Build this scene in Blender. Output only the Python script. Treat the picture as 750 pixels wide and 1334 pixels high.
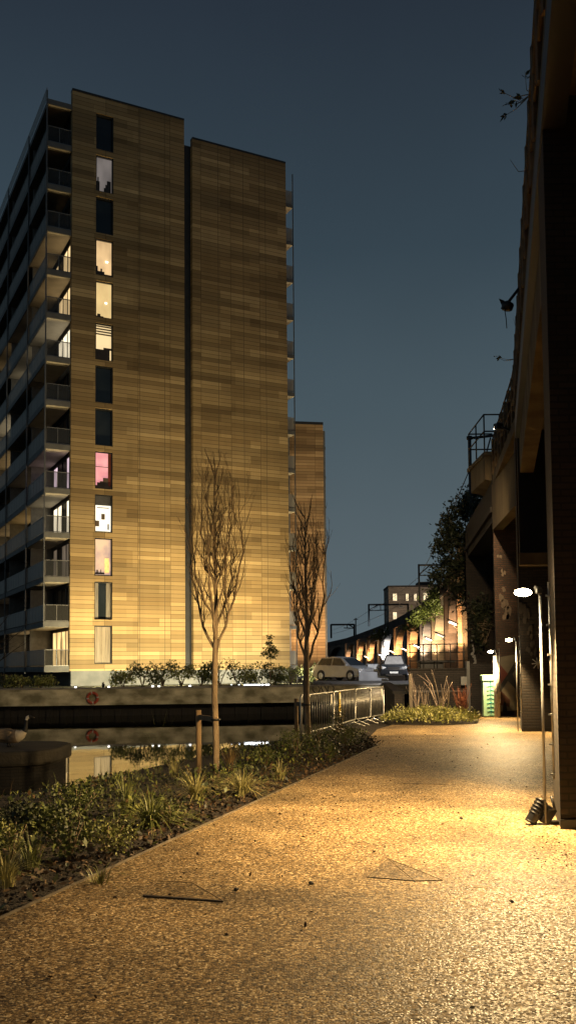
import bpy, bmesh, math, random
from mathutils import Vector, Matrix, Euler, noise
R = math.radians
random.seed(7)
for o in list(bpy.data.objects): bpy.data.objects.remove(o)
S = bpy.context.scene
COL = S.collection

# ------------------------------------------------------------------ camera
EYE = 1.75; F = 1200.0; CX = 375.0; CY = 799.0
PITCH = math.atan2(71.0, F); ROLL = 0.0088
fwd = Vector((0, math.cos(PITCH), math.sin(PITCH)))
up0 = Vector((0, -math.sin(PITCH), math.cos(PITCH)))
rt0 = Vector((1, 0, 0))
rt = rt0*math.cos(ROLL) - up0*math.sin(ROLL)
up = up0*math.cos(ROLL) + rt0*math.sin(ROLL)
cd = bpy.data.cameras.new('camera'); cam = bpy.data.objects.new('camera', cd); COL.objects.link(cam)
m = Matrix((rt, up, -fwd)).transposed().to_4x4(); m.translation = Vector((0, 0, EYE)); cam.matrix_world = m
cd.sensor_fit = 'VERTICAL'; cd.sensor_height = 36.0; cd.sensor_width = 36.0
cd.lens = F/1334*36.0
cd.shift_x = 0; cd.shift_y = (CY-667)/1334.0
cd.clip_start = 0.05; cd.clip_end = 3000
S.camera = cam

def pix(u, v, Y):
    d = rt*((u-CX)/F) + up*((CY-v)/F) + fwd
    k = Y/d.y
    return Vector((0, 0, EYE)) + d*k
def gnd(u, v, z=0.0):
    d = rt*((u-CX)/F) + up*((CY-v)/F) + fwd
    k = (z-EYE)/d.z
    return Vector((0, 0, EYE)) + d*k

# ------------------------------------------------------------------ world: dusk sky with the city's glow low down
W = bpy.data.worlds.new('World'); S.world = W; W.use_nodes = True
nt = W.node_tree; nt.nodes.clear()
out = nt.nodes.new('ShaderNodeOutputWorld'); bg = nt.nodes.new('ShaderNodeBackground')
sky = nt.nodes.new('ShaderNodeTexSky'); sky.sky_type = 'NISHITA'; sky.sun_disc = False
sky.sun_elevation = R(-3.0); sky.sun_rotation = R(200)
tc = nt.nodes.new('ShaderNodeTexCoord'); sx = nt.nodes.new('ShaderNodeSeparateXYZ')
rp = nt.nodes.new('ShaderNodeValToRGB')
e = rp.color_ramp.elements
e[0].position = 0.0; e[0].color = (.112, .148, .165, 1)
e[1].position = 1.0; e[1].color = (.011, .017, .027, 1)
for p, c in ((.12, (.097, .132, .151, 1)), (.27, (.064, .096, .116, 1)), (.42, (.034, .056, .074, 1)), (.60, (.0185, .0285, .042, 1))):
    q = e.new(p); q.color = c
nz = nt.nodes.new('ShaderNodeTexNoise'); nz.inputs['Scale'].default_value = 2.2; nz.inputs['Detail'].default_value = 4
mr = nt.nodes.new('ShaderNodeMapRange'); mr.inputs['To Min'].default_value = .74; mr.inputs['To Max'].default_value = 1.26
mul = nt.nodes.new('ShaderNodeVectorMath'); mul.operation = 'SCALE'
sks = nt.nodes.new('ShaderNodeVectorMath'); sks.operation = 'SCALE'; sks.inputs['Scale'].default_value = .05
add = nt.nodes.new('ShaderNodeVectorMath'); add.operation = 'ADD'
L = nt.links.new
L(tc.outputs['Generated'], sx.inputs[0]); L(sx.outputs['Z'], rp.inputs[0])
L(tc.outputs['Generated'], nz.inputs['Vector']); L(nz.outputs['Fac'], mr.inputs['Value'])
L(rp.outputs[0], mul.inputs[0]); L(mr.outputs[0], mul.inputs['Scale'])
L(sky.outputs[0], sks.inputs[0]); L(mul.outputs[0], add.inputs[0]); L(sks.outputs[0], add.inputs[1])
L(add.outputs[0], bg.inputs['Color']); bg.inputs['Strength'].default_value = 1.0
L(bg.outputs[0], out.inputs['Surface'])

S.view_settings.view_transform = 'Standard'; S.view_settings.look = 'None'
S.view_settings.exposure = 0.0; S.view_settings.gamma = 1.0; S.view_settings.use_curve_mapping = False
S.render.engine = 'CYCLES'
S.cycles.max_bounces = 5; S.cycles.sample_clamp_indirect = 3.0; S.cycles.caustics_reflective = False; S.cycles.caustics_refractive = False

# ------------------------------------------------------------------ materials
MATS = {}
def nodes_of(name):
    m = bpy.data.materials.new(name); m.use_nodes = True
    n = m.node_tree.nodes; l = m.node_tree.links
    return m, n, l, n['Principled BSDF']
def M(name, c1, c2=None, scale=4.0, rough=.8, metal=0.0, bump=0.0, bscale=None, stretch=(1, 1, 1), lo=.35, hi=.65, rnd=0.0, spec=.5):
    if name in MATS: return MATS[name]
    m, n, l, b = nodes_of(name)
    b.inputs['Roughness'].default_value = rough; b.inputs['Metallic'].default_value = metal
    b.inputs['Specular IOR Level'].default_value = spec
    if c2 is None: c2 = tuple(x*.75 for x in c1)
    tc = n.new('ShaderNodeTexCoord'); mp = n.new('ShaderNodeMapping'); mp.inputs['Scale'].default_value = stretch
    l.new(tc.outputs['Object'], mp.inputs['Vector'])
    nz = n.new('ShaderNodeTexNoise'); nz.inputs['Scale'].default_value = scale; nz.inputs['Detail'].default_value = 6
    l.new(mp.outputs[0], nz.inputs['Vector'])
    r = n.new('ShaderNodeValToRGB'); r.color_ramp.elements[0].position = lo; r.color_ramp.elements[1].position = hi
    r.color_ramp.elements[0].color = (*c1, 1); r.color_ramp.elements[1].color = (*c2, 1)
    l.new(nz.outputs['Fac'], r.inputs[0])
    col = r.outputs[0]
    if rnd:
        oi = n.new('ShaderNodeNewGeometry'); mrr = n.new('ShaderNodeMapRange')
        mrr.inputs['To Min'].default_value = 1-rnd; mrr.inputs['To Max'].default_value = 1+rnd
        l.new(oi.outputs['Random Per Island'], mrr.inputs['Value'])
        vm = n.new('ShaderNodeVectorMath'); vm.operation = 'SCALE'
        l.new(col, vm.inputs[0]); l.new(mrr.outputs[0], vm.inputs['Scale']); col = vm.outputs[0]
    l.new(col, b.inputs['Base Color'])
    if bump:
        nb = n.new('ShaderNodeTexNoise'); nb.inputs['Scale'].default_value = bscale or scale*6; nb.inputs['Detail'].default_value = 5
        l.new(mp.outputs[0], nb.inputs['Vector'])
        bp = n.new('ShaderNodeBump'); bp.inputs['Strength'].default_value = bump; bp.inputs['Distance'].default_value = .03
        l.new(nb.outputs['Fac'], bp.inputs['Height']); l.new(bp.outputs[0], b.inputs['Normal'])
    MATS[name] = m; return m
def EM(name, c, s, vary=0.0, scale=2.0, stretch=(1, 1, 1), c2=None):
    if name in MATS: return MATS[name]
    m, n, l, b = nodes_of(name)
    b.inputs['Base Color'].default_value = (*[x*.3 for x in c], 1)
    b.inputs['Emission Strength'].default_value = s
    b.inputs['Emission Color'].default_value = (*c, 1)
    if vary:
        tc = n.new('ShaderNodeTexCoord'); mp = n.new('ShaderNodeMapping'); mp.inputs['Scale'].default_value = stretch
        l.new(tc.outputs['Object'], mp.inputs['Vector'])
        nz = n.new('ShaderNodeTexNoise'); nz.inputs['Scale'].default_value = scale; nz.inputs['Detail'].default_value = 3
        l.new(mp.outputs[0], nz.inputs['Vector'])
        r = n.new('ShaderNodeValToRGB'); r.color_ramp.elements[0].position = .35; r.color_ramp.elements[1].position = .65
        c2 = c2 or tuple(x*(1-vary) for x in c)
        r.color_ramp.elements[0].color = (*c2, 1); r.color_ramp.elements[1].color = (*c, 1)
        l.new(nz.outputs['Fac'], r.inputs[0]); l.new(r.outputs[0], b.inputs['Emission Color'])
    MATS[name] = m; return m
def brick_mat(name, c1, c2, mortar, bw, bh, rough=.9, bump=.4, msize=.012, big=None, bigs=(.25, .25, 2.0), off=.5, bias=0.0, axis='XZ', noise_amt=.5):
    if name in MATS: return MATS[name]
    m, n, l, b = nodes_of(name); b.inputs['Roughness'].default_value = rough
    tc = n.new('ShaderNodeTexCoord'); sp = n.new('ShaderNodeSeparateXYZ'); cb = n.new('ShaderNodeCombineXYZ')
    l.new(tc.outputs['Object'], sp.inputs[0])
    ad = n.new('ShaderNodeMath'); ad.operation = 'ADD'
    l.new(sp.outputs['X'], ad.inputs[0]); l.new(sp.outputs['Y'], ad.inputs[1])
    l.new(ad.outputs[0], cb.inputs['X']); l.new(sp.outputs['Z'], cb.inputs['Y'])
    br = n.new('ShaderNodeTexBrick'); br.offset = off
    br.inputs['Scale'].default_value = 1.0; br.inputs['Brick Width'].default_value = bw; br.inputs['Row Height'].default_value = bh
    br.inputs['Mortar Size'].default_value = msize; br.inputs['Mortar Smooth'].default_value = .2; br.inputs['Bias'].default_value = bias
    br.inputs['Color1'].default_value = (*c1, 1); br.inputs['Color2'].default_value = (*c2, 1); br.inputs['Mortar'].default_value = (*mortar, 1)
    l.new(cb.outputs[0], br.inputs['Vector'])
    mp = n.new('ShaderNodeMapping'); mp.inputs['Scale'].default_value = bigs; l.new(tc.outputs['Object'], mp.inputs['Vector'])
    nz = n.new('ShaderNodeTexNoise'); nz.inputs['Scale'].default_value = 1.0; nz.inputs['Detail'].default_value = 5; l.new(mp.outputs[0], nz.inputs['Vector'])
    mr = n.new('ShaderNodeMapRange'); mr.inputs['From Min'].default_value = .3; mr.inputs['From Max'].default_value = .7
    mr.inputs['To Min'].default_value = 1-noise_amt; mr.inputs['To Max'].default_value = 1+noise_amt*.4; l.new(nz.outputs['Fac'], mr.inputs['Value'])
    vm = n.new('ShaderNodeVectorMath'); vm.operation = 'SCALE'; l.new(br.outputs['Color'], vm.inputs[0]); l.new(mr.outputs[0], vm.inputs['Scale'])
    l.new(vm.outputs[0], b.inputs['Base Color'])
    bp = n.new('ShaderNodeBump'); bp.inputs['Strength'].default_value = bump; bp.inputs['Distance'].default_value = .02; bp.invert = True
    l.new(br.outputs['Fac'], bp.inputs['Height']); l.new(bp.outputs[0], b.inputs['Normal'])
    MATS[name] = m; return m

# banded stone cladding: long thin courses, blocks of courses lighter and darker
def cladding(name, ca, cb_, cc):
    m, n, l, b = nodes_of(name); b.inputs['Roughness'].default_value = .75
    tc = n.new('ShaderNodeTexCoord'); sp = n.new('ShaderNodeSeparateXYZ'); l.new(tc.outputs['Object'], sp.inputs[0])
    ad = n.new('ShaderNodeMath'); ad.operation = 'ADD'; l.new(sp.outputs['X'], ad.inputs[0]); l.new(sp.outputs['Y'], ad.inputs[1])
    def brick(w, h, c1, c2, ms, seed, off=.5):
        cb = n.new('ShaderNodeCombineXYZ'); a = n.new('ShaderNodeMath'); a.operation = 'ADD'; a.inputs[1].default_value = seed
        l.new(ad.outputs[0], a.inputs[0]); l.new(a.outputs[0], cb.inputs['X']); l.new(sp.outputs['Z'], cb.inputs['Y'])
        br = n.new('ShaderNodeTexBrick'); br.offset = off; br.offset_frequency = 2
        br.inputs['Scale'].default_value = 1.0; br.inputs['Brick Width'].default_value = w; br.inputs['Row Height'].default_value = h
        br.inputs['Mortar Size'].default_value = ms; br.inputs['Mortar Smooth'].default_value = 0
        br.inputs['Color1'].default_value = (*c1, 1); br.inputs['Color2'].default_value = (*c2, 1); br.inputs['Mortar'].default_value = (*[x*.52 for x in c2], 1)
        l.new(cb.outputs[0], br.inputs['Vector']); return br
    b1 = brick(2.45, .30, ca, cb_, .018, 0.0, 0.0)
    b2 = brick(4.9, .60, (1.12, 1.12, 1.1), (.66, .63, .57), 0.0, 3.3)
    b3 = brick(8.1, 1.2, (1.08, 1.08, 1.08), (.80, .78, .74), 0.0, 11.7, .35)
    x1 = n.new('ShaderNodeVectorMath'); x1.operation = 'MULTIPLY'; l.new(b1.outputs[0], x1.inputs[0]); l.new(b2.outputs[0], x1.inputs[1])
    x2 = n.new('ShaderNodeVectorMath'); x2.operation = 'MULTIPLY'; l.new(x1.outputs[0], x2.inputs[0]); l.new(b3.outputs[0], x2.inputs[1])
    def snap(src, st):
        q = n.new('ShaderNodeMath'); q.operation = 'SNAP'; q.inputs[1].default_value = st; l.new(src, q.inputs[0]); return q.outputs[0]
    cq = n.new('ShaderNodeCombineXYZ'); l.new(snap(ad.outputs[0], 2.45), cq.inputs['X']); l.new(snap(sp.outputs['Z'], .30), cq.inputs['Z'])
    mp = n.new('ShaderNodeMapping'); mp.inputs['Scale'].default_value = (.075, .1, .95); l.new(cq.outputs[0], mp.inputs['Vector'])
    nz = n.new('ShaderNodeTexNoise'); nz.inputs['Scale'].default_value = 1; nz.inputs['Detail'].default_value = 2.5; l.new(mp.outputs[0], nz.inputs['Vector'])
    mr = n.new('ShaderNodeMapRange'); mr.inputs['From Min'].default_value = .38; mr.inputs['From Max'].default_value = .6
    mr.inputs['To Min'].default_value = .68; mr.inputs['To Max'].default_value = 1.08; l.new(nz.outputs['Fac'], mr.inputs['Value'])
    x3 = n.new('ShaderNodeVectorMath'); x3.operation = 'SCALE'; l.new(x2.outputs[0], x3.inputs[0]); l.new(mr.outputs[0], x3.inputs['Scale'])
    # fine weathering streaks running down the panels
    mp2 = n.new('ShaderNodeMapping'); mp2.inputs['Scale'].default_value = (1.5, 1.5, .12); l.new(tc.outputs['Object'], mp2.inputs['Vector'])
    nz2 = n.new('ShaderNodeTexNoise'); nz2.inputs['Scale'].default_value = 1; nz2.inputs['Detail'].default_value = 5; l.new(mp2.outputs[0], nz2.inputs['Vector'])
    mr2 = n.new('ShaderNodeMapRange'); mr2.inputs['To Min'].default_value = .84; mr2.inputs['To Max'].default_value = 1.12; l.new(nz2.outputs['Fac'], mr2.inputs['Value'])
    x4 = n.new('ShaderNodeVectorMath'); x4.operation = 'SCALE'; l.new(x3.outputs[0], x4.inputs[0]); l.new(mr2.outputs[0], x4.inputs['Scale'])
    l.new(x4.outputs[0], b.inputs['Base Color'])
    bp = n.new('ShaderNodeBump'); bp.inputs['Strength'].default_value = .5; bp.inputs['Distance'].default_value = .02; bp.invert = True
    l.new(b1.outputs['Fac'], bp.inputs['Height']); l.new(bp.outputs[0], b.inputs['Normal'])
    MATS[name] = m; return m
clad = cladding('banded_stone', (.52, .385, .20), (.35, .245, .115), None)
clad2 = cladding('warm_banded_stone', (.46, .33, .19), (.33, .22, .12), None)

# resin bound gravel
def gravel_mat():
    m, n, l, b = nodes_of('bound_gravel')
    tc = n.new('ShaderNodeTexCoord')
    v = n.new('ShaderNodeTexVoronoi'); v.inputs['Scale'].default_value = 68; l.new(tc.outputs['Object'], v.inputs['Vector'])
    v2 = n.new('ShaderNodeTexVoronoi'); v2.inputs['Scale'].default_value = 34; l.new(tc.outputs['Object'], v2.inputs['Vector'])
    r = n.new('ShaderNodeValToRGB'); r.color_ramp.interpolation = 'LINEAR'
    sp = n.new('ShaderNodeSeparateXYZ'); l.new(v.outputs['Color'], sp.inputs[0]); l.new(sp.outputs['X'], r.inputs[0])
    els = r.color_ramp.elements; els[0].color = (.030, .017, .006, 1); els[1].color = (1.0, .80, .50, 1)
    q = els.new(.35); q.color = (.18, .112, .044, 1); q = els.new(.8); q.color = (.50, .335, .145, 1)
    sp2 = n.new('ShaderNodeSeparateXYZ'); l.new(v2.outputs['Color'], sp2.inputs[0])
    mr2 = n.new('ShaderNodeMapRange'); mr2.inputs['To Min'].default_value = .72; mr2.inputs['To Max'].default_value = 1.2; l.new(sp2.outputs['Y'], mr2.inputs['Value'])
    nz = n.new('ShaderNodeTexNoise'); nz.inputs['Scale'].default_value = .8; nz.inputs['Detail'].default_value = 7; nz.inputs['Roughness'].default_value = .65; l.new(tc.outputs['Object'], nz.inputs['Vector'])
    mr = n.new('ShaderNodeMapRange'); mr.inputs['From Min'].default_value = .3; mr.inputs['From Max'].default_value = .7
    mr.inputs['To Min'].default_value = .52; mr.inputs['To Max'].default_value = 1.1; l.new(nz.outputs['Fac'], mr.inputs['Value'])
    mm = n.new('ShaderNodeMath'); mm.operation = 'MULTIPLY'; l.new(mr.outputs[0], mm.inputs[0]); l.new(mr2.outputs[0], mm.inputs[1])
    vm = n.new('ShaderNodeVectorMath'); vm.operation = 'SCALE'; l.new(r.outputs[0], vm.inputs[0]); l.new(mm.outputs[0], vm.inputs['Scale'])
    nzb = n.new('ShaderNodeTexNoise'); nzb.inputs['Scale'].default_value = .33; nzb.inputs['Detail'].default_value = 5; nzb.inputs['Roughness'].default_value = .6; nzb.inputs['Distortion'].default_value = .6; l.new(tc.outputs['Object'], nzb.inputs['Vector'])
    mrb = n.new('ShaderNodeMapRange'); mrb.inputs['From Min'].default_value = .36; mrb.inputs['From Max'].default_value = .56; mrb.inputs['To Min'].default_value = .50; mrb.inputs['To Max'].default_value = 1.06; l.new(nzb.outputs['Fac'], mrb.inputs['Value'])
    vmb = n.new('ShaderNodeVectorMath'); vmb.operation = 'SCALE'; l.new(vm.outputs[0], vmb.inputs[0]); l.new(mrb.outputs[0], vmb.inputs['Scale'])
    l.new(vmb.outputs[0], b.inputs['Base Color']); b.inputs['Specular IOR Level'].default_value = .3
    mr3 = n.new('ShaderNodeMapRange'); mr3.inputs['To Min'].default_value = .42; mr3.inputs['To Max'].default_value = .95; l.new(sp.outputs['Z'], mr3.inputs['Value'])
    l.new(mr3.outputs[0], b.inputs['Roughness'])
    bp = n.new('ShaderNodeBump'); bp.inputs['Strength'].default_value = .7; bp.inputs['Distance'].default_value = .004; bp.invert = True
    l.new(v.outputs['Distance'], bp.inputs['Height'])
    bp2 = n.new('ShaderNodeBump'); bp2.inputs['Strength'].default_value = .18; bp2.inputs['Distance'].default_value = .02
    v3 = n.new('ShaderNodeTexNoise'); v3.inputs['Scale'].default_value = 22; v3.inputs['Detail'].default_value = 5; l.new(tc.outputs['Object'], v3.inputs['Vector'])
    l.new(v3.outputs['Fac'], bp2.inputs['Height']); l.new(bp.outputs[0], bp2.inputs['Normal'])
    l.new(bp2.outputs[0], b.inputs['Normal'])
    return m
gravel = gravel_mat()
def water_mat():
    m, n, l, b = nodes_of('canal_water')
    b.inputs['Base Color'].default_value = (.006, .007, .005, 1); b.inputs['Roughness'].default_value = .02; b.inputs['IOR'].default_value = 1.33
    b.inputs['Specular IOR Level'].default_value = .9
    tc = n.new('ShaderNodeTexCoord'); nz = n.new('ShaderNodeTexNoise'); nz.inputs['Scale'].default_value = .7; nz.inputs['Detail'].default_value = 3
    l.new(tc.outputs['Object'], nz.inputs['Vector'])
    bp = n.new('ShaderNodeBump'); bp.inputs['Strength'].default_value = .05; bp.inputs['Distance'].default_value = .05
    l.new(nz.outputs['Fac'], bp.inputs['Height']); l.new(bp.outputs[0], b.inputs['Normal'])
    return m
water = water_mat()
soil = M('soil', (.035, .025, .016), (.018, .013, .009), 9, .95, bump=1.0, bscale=40)
grass_ground = M('verge', (.035, .04, .015), (.02, .02, .01), 5, .95, bump=1.0, bscale=60)
asphalt = M('asphalt', (.055, .053, .05), (.04, .039, .037), 6, .85, bump=.4, bscale=120)
concrete = M('concrete', (.26, .25, .22), (.17, .16, .14), 1.6, .85, bump=.4, bscale=30)
ochre_conc = M('stained_concrete', (.18, .13, .06), (.08, .055, .025), 1.2, .85, bump=.4, bscale=18, stretch=(1, 1, .35))
quay_conc = M('mossy_quay_concrete', (.62, .56, .38), (.17, .155, .09), .9, .9, bump=.6, bscale=14, lo=.3, hi=.62, stretch=(1, 1, 1.8))
sheet_pile = M('shade_black_piling', (.006, .006, .005), (.011, .009, .007), 1.4, .8, bump=.5, bscale=8, stretch=(1, 1, .2))  # near black stands in for shade under the overhanging beam
edging = M('pale_edging', (.16, .13, .09), (.07, .055, .04), 5, .85, bump=.3)
black_brick = brick_mat('sooty_brick', (.035, .024, .016), (.022, .015, .010), (.012, .010, .008), .23, .075, .85, .8)
brown_brick = brick_mat('brown_brick', (.085, .042, .025), (.05, .026, .016), (.035, .03, .024), .23, .075, .9, .8, bigs=(.9, .9, .8), noise_amt=.6)
far_brick = brick_mat('viaduct_brick', (.20, .12, .075), (.13, .08, .05), (.12, .10, .08), .23, .075, .9, .4, bigs=(.5, .5, .5))
yellow_brick = brick_mat('london_brick', (.42, .34, .27), (.34, .27, .21), (.09, .08, .07), .23, .075, .9, .3)
wall_brick = brick_mat('boundary_brick', (.045, .036, .03), (.03, .025, .02), (.02, .018, .015), .23, .075, .9, .8, bigs=(.7, .7, .7))
black_paint = M('black_paint', (.008, .008, .009), (.014, .013, .012), 4, .45)
dark_steel = M('dark_steel', (.02, .021, .024), (.035, .034, .033), 5, .5, .4)
galv = M('galvanised_steel', (.48, .48, .46), (.33, .33, .32), 9, .38, .8)
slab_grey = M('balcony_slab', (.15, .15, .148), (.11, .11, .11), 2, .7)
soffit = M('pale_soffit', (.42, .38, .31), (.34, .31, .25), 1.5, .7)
plinth_m = M('grey_plinth', (.20, .21, .22), (.14, .15, .16), 1.2, .7, bump=.2)
groove_m = M('dark_recess_cladding', (.035, .038, .045), (.025, .027, .032), 2, .6)
frame_m = M('window_frame_paint', (.02, .021, .023), None, 4, .4)
post_m = M('post_paint', (.13, .135, .14), (.09, .092, .095), 3, .5, .3)
bark = M('bark', (.34, .25, .15), (.16, .115, .07), 14, .85, bump=.8, bscale=60, stretch=(1, 1, .3))
stake_m = M('stake_timber', (.30, .20, .10), (.17, .11, .055), 7, .8, bump=.4, bscale=30, stretch=(3, 3, .4))
pale_bark = M('pale_stem', (.42, .34, .26), (.28, .20, .15), 9, .7)
leaf_g = M('leaf_green', (.10, .12, .024), (.05, .065, .013), 3, .55, rnd=.5)
leaf_d = M('leaf_dark', (.028, .036, .012), (.016, .022, .008), 3, .6, rnd=.5)
leaf_y = M('leaf_yellow', (.26, .27, .07), (.13, .15, .03), 3, .55, rnd=.5)
leaf_b = M('leaf_brown', (.10, .055, .022), (.06, .035, .015), 3, .7, rnd=.5)
blade_m = M('grass_blade', (.42, .38, .15), (.24, .22, .08), 3, .5, rnd=.5)
blade_g = M('green_blade', (.20, .21, .055), (.10, .12, .03), 3, .5, rnd=.5)

def glass_mat(name, col, alpha_mix, rough=.08):
    m, n, l, b = nodes_of(name)
    b.inputs['Base Color'].default_value = (*col, 1); b.inputs['Roughness'].default_value = rough
    tr = n.new('ShaderNodeBsdfTransparent'); mx = n.new('ShaderNodeMixShader'); mx.inputs[0].default_value = alpha_mix
    o = n['Material Output']
    l.new(tr.outputs[0], mx.inputs[1]); l.new(b.outputs[0], mx.inputs[2]); l.new(mx.outputs[0], o.inputs['Surface'])
    MATS[name] = m; return m
rail_glass = glass_mat('balustrade_glass', (.34, .32, .29), .6, .45)
end_glass = glass_mat('end_balustrade_glass', (.05, .05, .05), .35, .1)
clear_glass = glass_mat('clear_glass', (.05, .055, .06), .22, .03)
dark_glass = M('dark_glass', (.012, .016, .02), (.02, .025, .03), .8, .08)

# ------------------------------------------------------------------ mesh helpers
def box(bm, c, s, rz=0.0, mi=0, rx=0.0, ry=0.0):
    r = bmesh.ops.create_cube(bm, size=1.0)
    mt = Matrix.Translation(c) @ Euler((rx, ry, rz)).to_matrix().to_4x4() @ Matrix.Diagonal((s[0], s[1], s[2], 1))
    bmesh.ops.transform(bm, matrix=mt, verts=r['verts'])
    if mi:
        for f in {f for v in r['verts'] for f in v.link_faces}: f.material_index = mi
    return r['verts']
def b2(bm, x0, x1, y0, y1, z0, z1, mi=0): return box(bm, ((x0+x1)/2, (y0+y1)/2, (z0+z1)/2), (abs(x1-x0), abs(y1-y0), abs(z1-z0)), mi=mi)
def tube(bm, pts, rad, n=6, cap=True, mi=0):
    pts = [Vector(p) for p in pts]
    if not hasattr(rad, '__len__'): rad = [rad]*len(pts)
    rings = []
    t = (pts[1]-pts[0]).normalized()
    a = Vector((0, 0, 1)) if abs(t.z) < .9 else Vector((1, 0, 0))
    u = t.cross(a).normalized()
    for i, p in enumerate(pts):
        if i == 0: t = pts[1]-pts[0]
        elif i == len(pts)-1: t = pts[-1]-pts[-2]
        else: t = pts[i+1]-pts[i-1]
        t = t.normalized(); u = (u - t*u.dot(t))
        if u.length < 1e-6: u = t.orthogonal()
        u.normalize(); w = t.cross(u)
        rings.append([bm.verts.new(p + (u*math.cos(2*math.pi*k/n) + w*math.sin(2*math.pi*k/n))*rad[i]) for k in range(n)])
    for a_, b_ in zip(rings, rings[1:]):
        for k in range(n):
            f = bm.faces.new((a_[k], a_[(k+1) % n], b_[(k+1) % n], b_[k])); f.smooth = True; f.material_index = mi
    if cap and n > 2:
        for r_ in (rings[0][::-1], rings[-1]):
            f = bm.faces.new(r_); f.material_index = mi
    return rings
def poly(bm, pts, mi=0):
    f = bm.faces.new([bm.verts.new(p) for p in pts]); f.material_index = mi; return f
def prism(bm, pts2, z0, z1, mi=0):
    a = [bm.verts.new((p[0], p[1], z0)) for p in pts2]; b = [bm.verts.new((p[0], p[1], z1)) for p in pts2]
    n = len(pts2)
    fs = [bm.faces.new(a[::-1]), bm.faces.new(b)]
    for i in range(n): fs.append(bm.faces.new((a[i], a[(i+1) % n], b[(i+1) % n], b[i])))
    for f in fs: f.material_index = mi
def extr(bm, pts, d, mi=0):
    a = [bm.verts.new(Vector(p)) for p in pts]; b = [bm.verts.new(Vector(p)+Vector(d)) for p in pts]
    n = len(pts); fs = [bm.faces.new(a[::-1]), bm.faces.new(b)]
    for i in range(n): fs.append(bm.faces.new((a[i], a[(i+1) % n], b[(i+1) % n], b[i])))
    for f in fs: f.material_index = mi
def obj(name, bm, mat, parent=None, bevel=0.0, recalc=True):
    me = bpy.data.meshes.new(name)
    if recalc: bmesh.ops.recalc_face_normals(bm, faces=bm.faces)
    bm.to_mesh(me); bm.free()
    for q in (mat if isinstance(mat, (list, tuple)) else [mat]): me.materials.append(q)
    o = bpy.data.objects.new(name, me); COL.objects.link(o)
    if parent: o.parent = parent
    if bevel:
        md = o.modifiers.new('bevel', 'BEVEL'); md.width = bevel; md.segments = 2; md.limit_method = 'ANGLE'
    return o
def BM(): return bmesh.new()
def thing(name, label, cat, loc=(0, 0, 0), rz=0.0, group=None):
    o = bpy.data.objects.new(name, None); COL.objects.link(o); o.location = loc; o.rotation_euler = (0, 0, rz)
    o['label'] = label; o['category'] = cat
    if group: o['group'] = group
    return o
def tag(o, label, cat, group=None, kind=None):
    if label: o['label'] = label
    if cat: o['category'] = cat
    if group: o['group'] = group
    if kind: o['kind'] = kind
    return o
def dup(root, loc=None, rz=None, label=None, scale=None):
    r = root.copy(); COL.objects.link(r)
    if loc is not None: r.location = loc
    if rz is not None: r.rotation_euler = (0, 0, rz)
    if label: r['label'] = label
    if scale: r.scale = (scale,)*3
    for ch in list(root.children):
        c = ch.copy(); COL.objects.link(c); c.parent = r
        for g in ch.children:
            d = g.copy(); COL.objects.link(d); d.parent = c
    return r
def light(name, loc, col, power, size=.1, typ='POINT', target=None, angle=100, blend=.6, parent=None):
    ld = bpy.data.lights.new(name, typ); ld.energy = power; ld.color = col
    if typ in ('POINT', 'SPOT'): ld.shadow_soft_size = size
    if typ == 'SPOT': ld.spot_size = R(angle); ld.spot_blend = blend
    o = bpy.data.objects.new(name, ld); COL.objects.link(o); o.location = loc
    if target is not None:
        o.rotation_euler = (Vector(target)-Vector(loc)).to_track_quat('-Z', 'Y').to_euler()
    return o
def leaf(bm, p, s, asp=.5, d=None, mi=0, rng=random):
    d = d or Vector((rng.gauss(0, 1), rng.gauss(0, 1), rng.gauss(0, 1))).normalized()
    q = d.cross(Vector((rng.gauss(0, 1), rng.gauss(0, 1), rng.gauss(0, 1)))).normalized()
    p = Vector(p)
    f = bm.faces.new([bm.verts.new(p), bm.verts.new(p+d*s*.5+q*s*asp*.5), bm.verts.new(p+d*s), bm.verts.new(p+d*s*.5-q*s*asp*.5)])
    f.material_index = mi
def blade(bm, p, h, lean, w, rng=random, az=None, mi=0, seg=4):
    az = rng.uniform(0, 6.283) if az is None else az
    o = Vector((math.cos(az), math.sin(az), 0)); s = Vector((-o.y, o.x, 0)); prev = None; p = Vector(p)
    for i in range(seg+1):
        t = i/seg
        c = p + o*(lean*t*t) + Vector((0, 0, h*(t - .45*t*t*t*(lean/h if h else 0))))
        ww = w*(1-t*.9)
        cur = (bm.verts.new(c-s*ww/2), bm.verts.new(c+s*ww/2))
        if prev:
            f = bm.faces.new((prev[0], prev[1], cur[1], cur[0])); f.material_index = mi
        prev = cur

# ================================================================== THE SETTING
QZ = .62          # upper quay level
WZ = -1.07        # water level
bank = [(-30, -6), (-14, 1), (-9, 6.5), (-6.2, 10.2), (-3.4, 14.2), (-1.9, 18.6), (.2, 23.2), (2.9, 31.0), (3.8, 36.0), (4.3, 37.6)]
# big sheet below everything (canal bed) reaching the horizon
b = BM(); poly(b, [(-1500, -400, -2.6), (1500, -400, -2.6), (1500, 2500, -2.6), (-1500, 2500, -2.6)])
tag(obj('ground', b, soil), None, None, kind='structure')
# water
b = BM(); poly(b, [(-150, -60, WZ), (12, -60, WZ), (12, 66, WZ), (-150, 66, WZ)])
tag(obj('water', b, water), None, None, kind='structure')
# towpath-side earth: solid slab with vertical bank face
b = BM()
pts = bank + [(60, 37.6), (60, -60), (-30, -60)]
prism(b, pts, -2.5, -.03)
tag(obj('soil_bed', b, soil), None, None, kind='structure')
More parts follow.
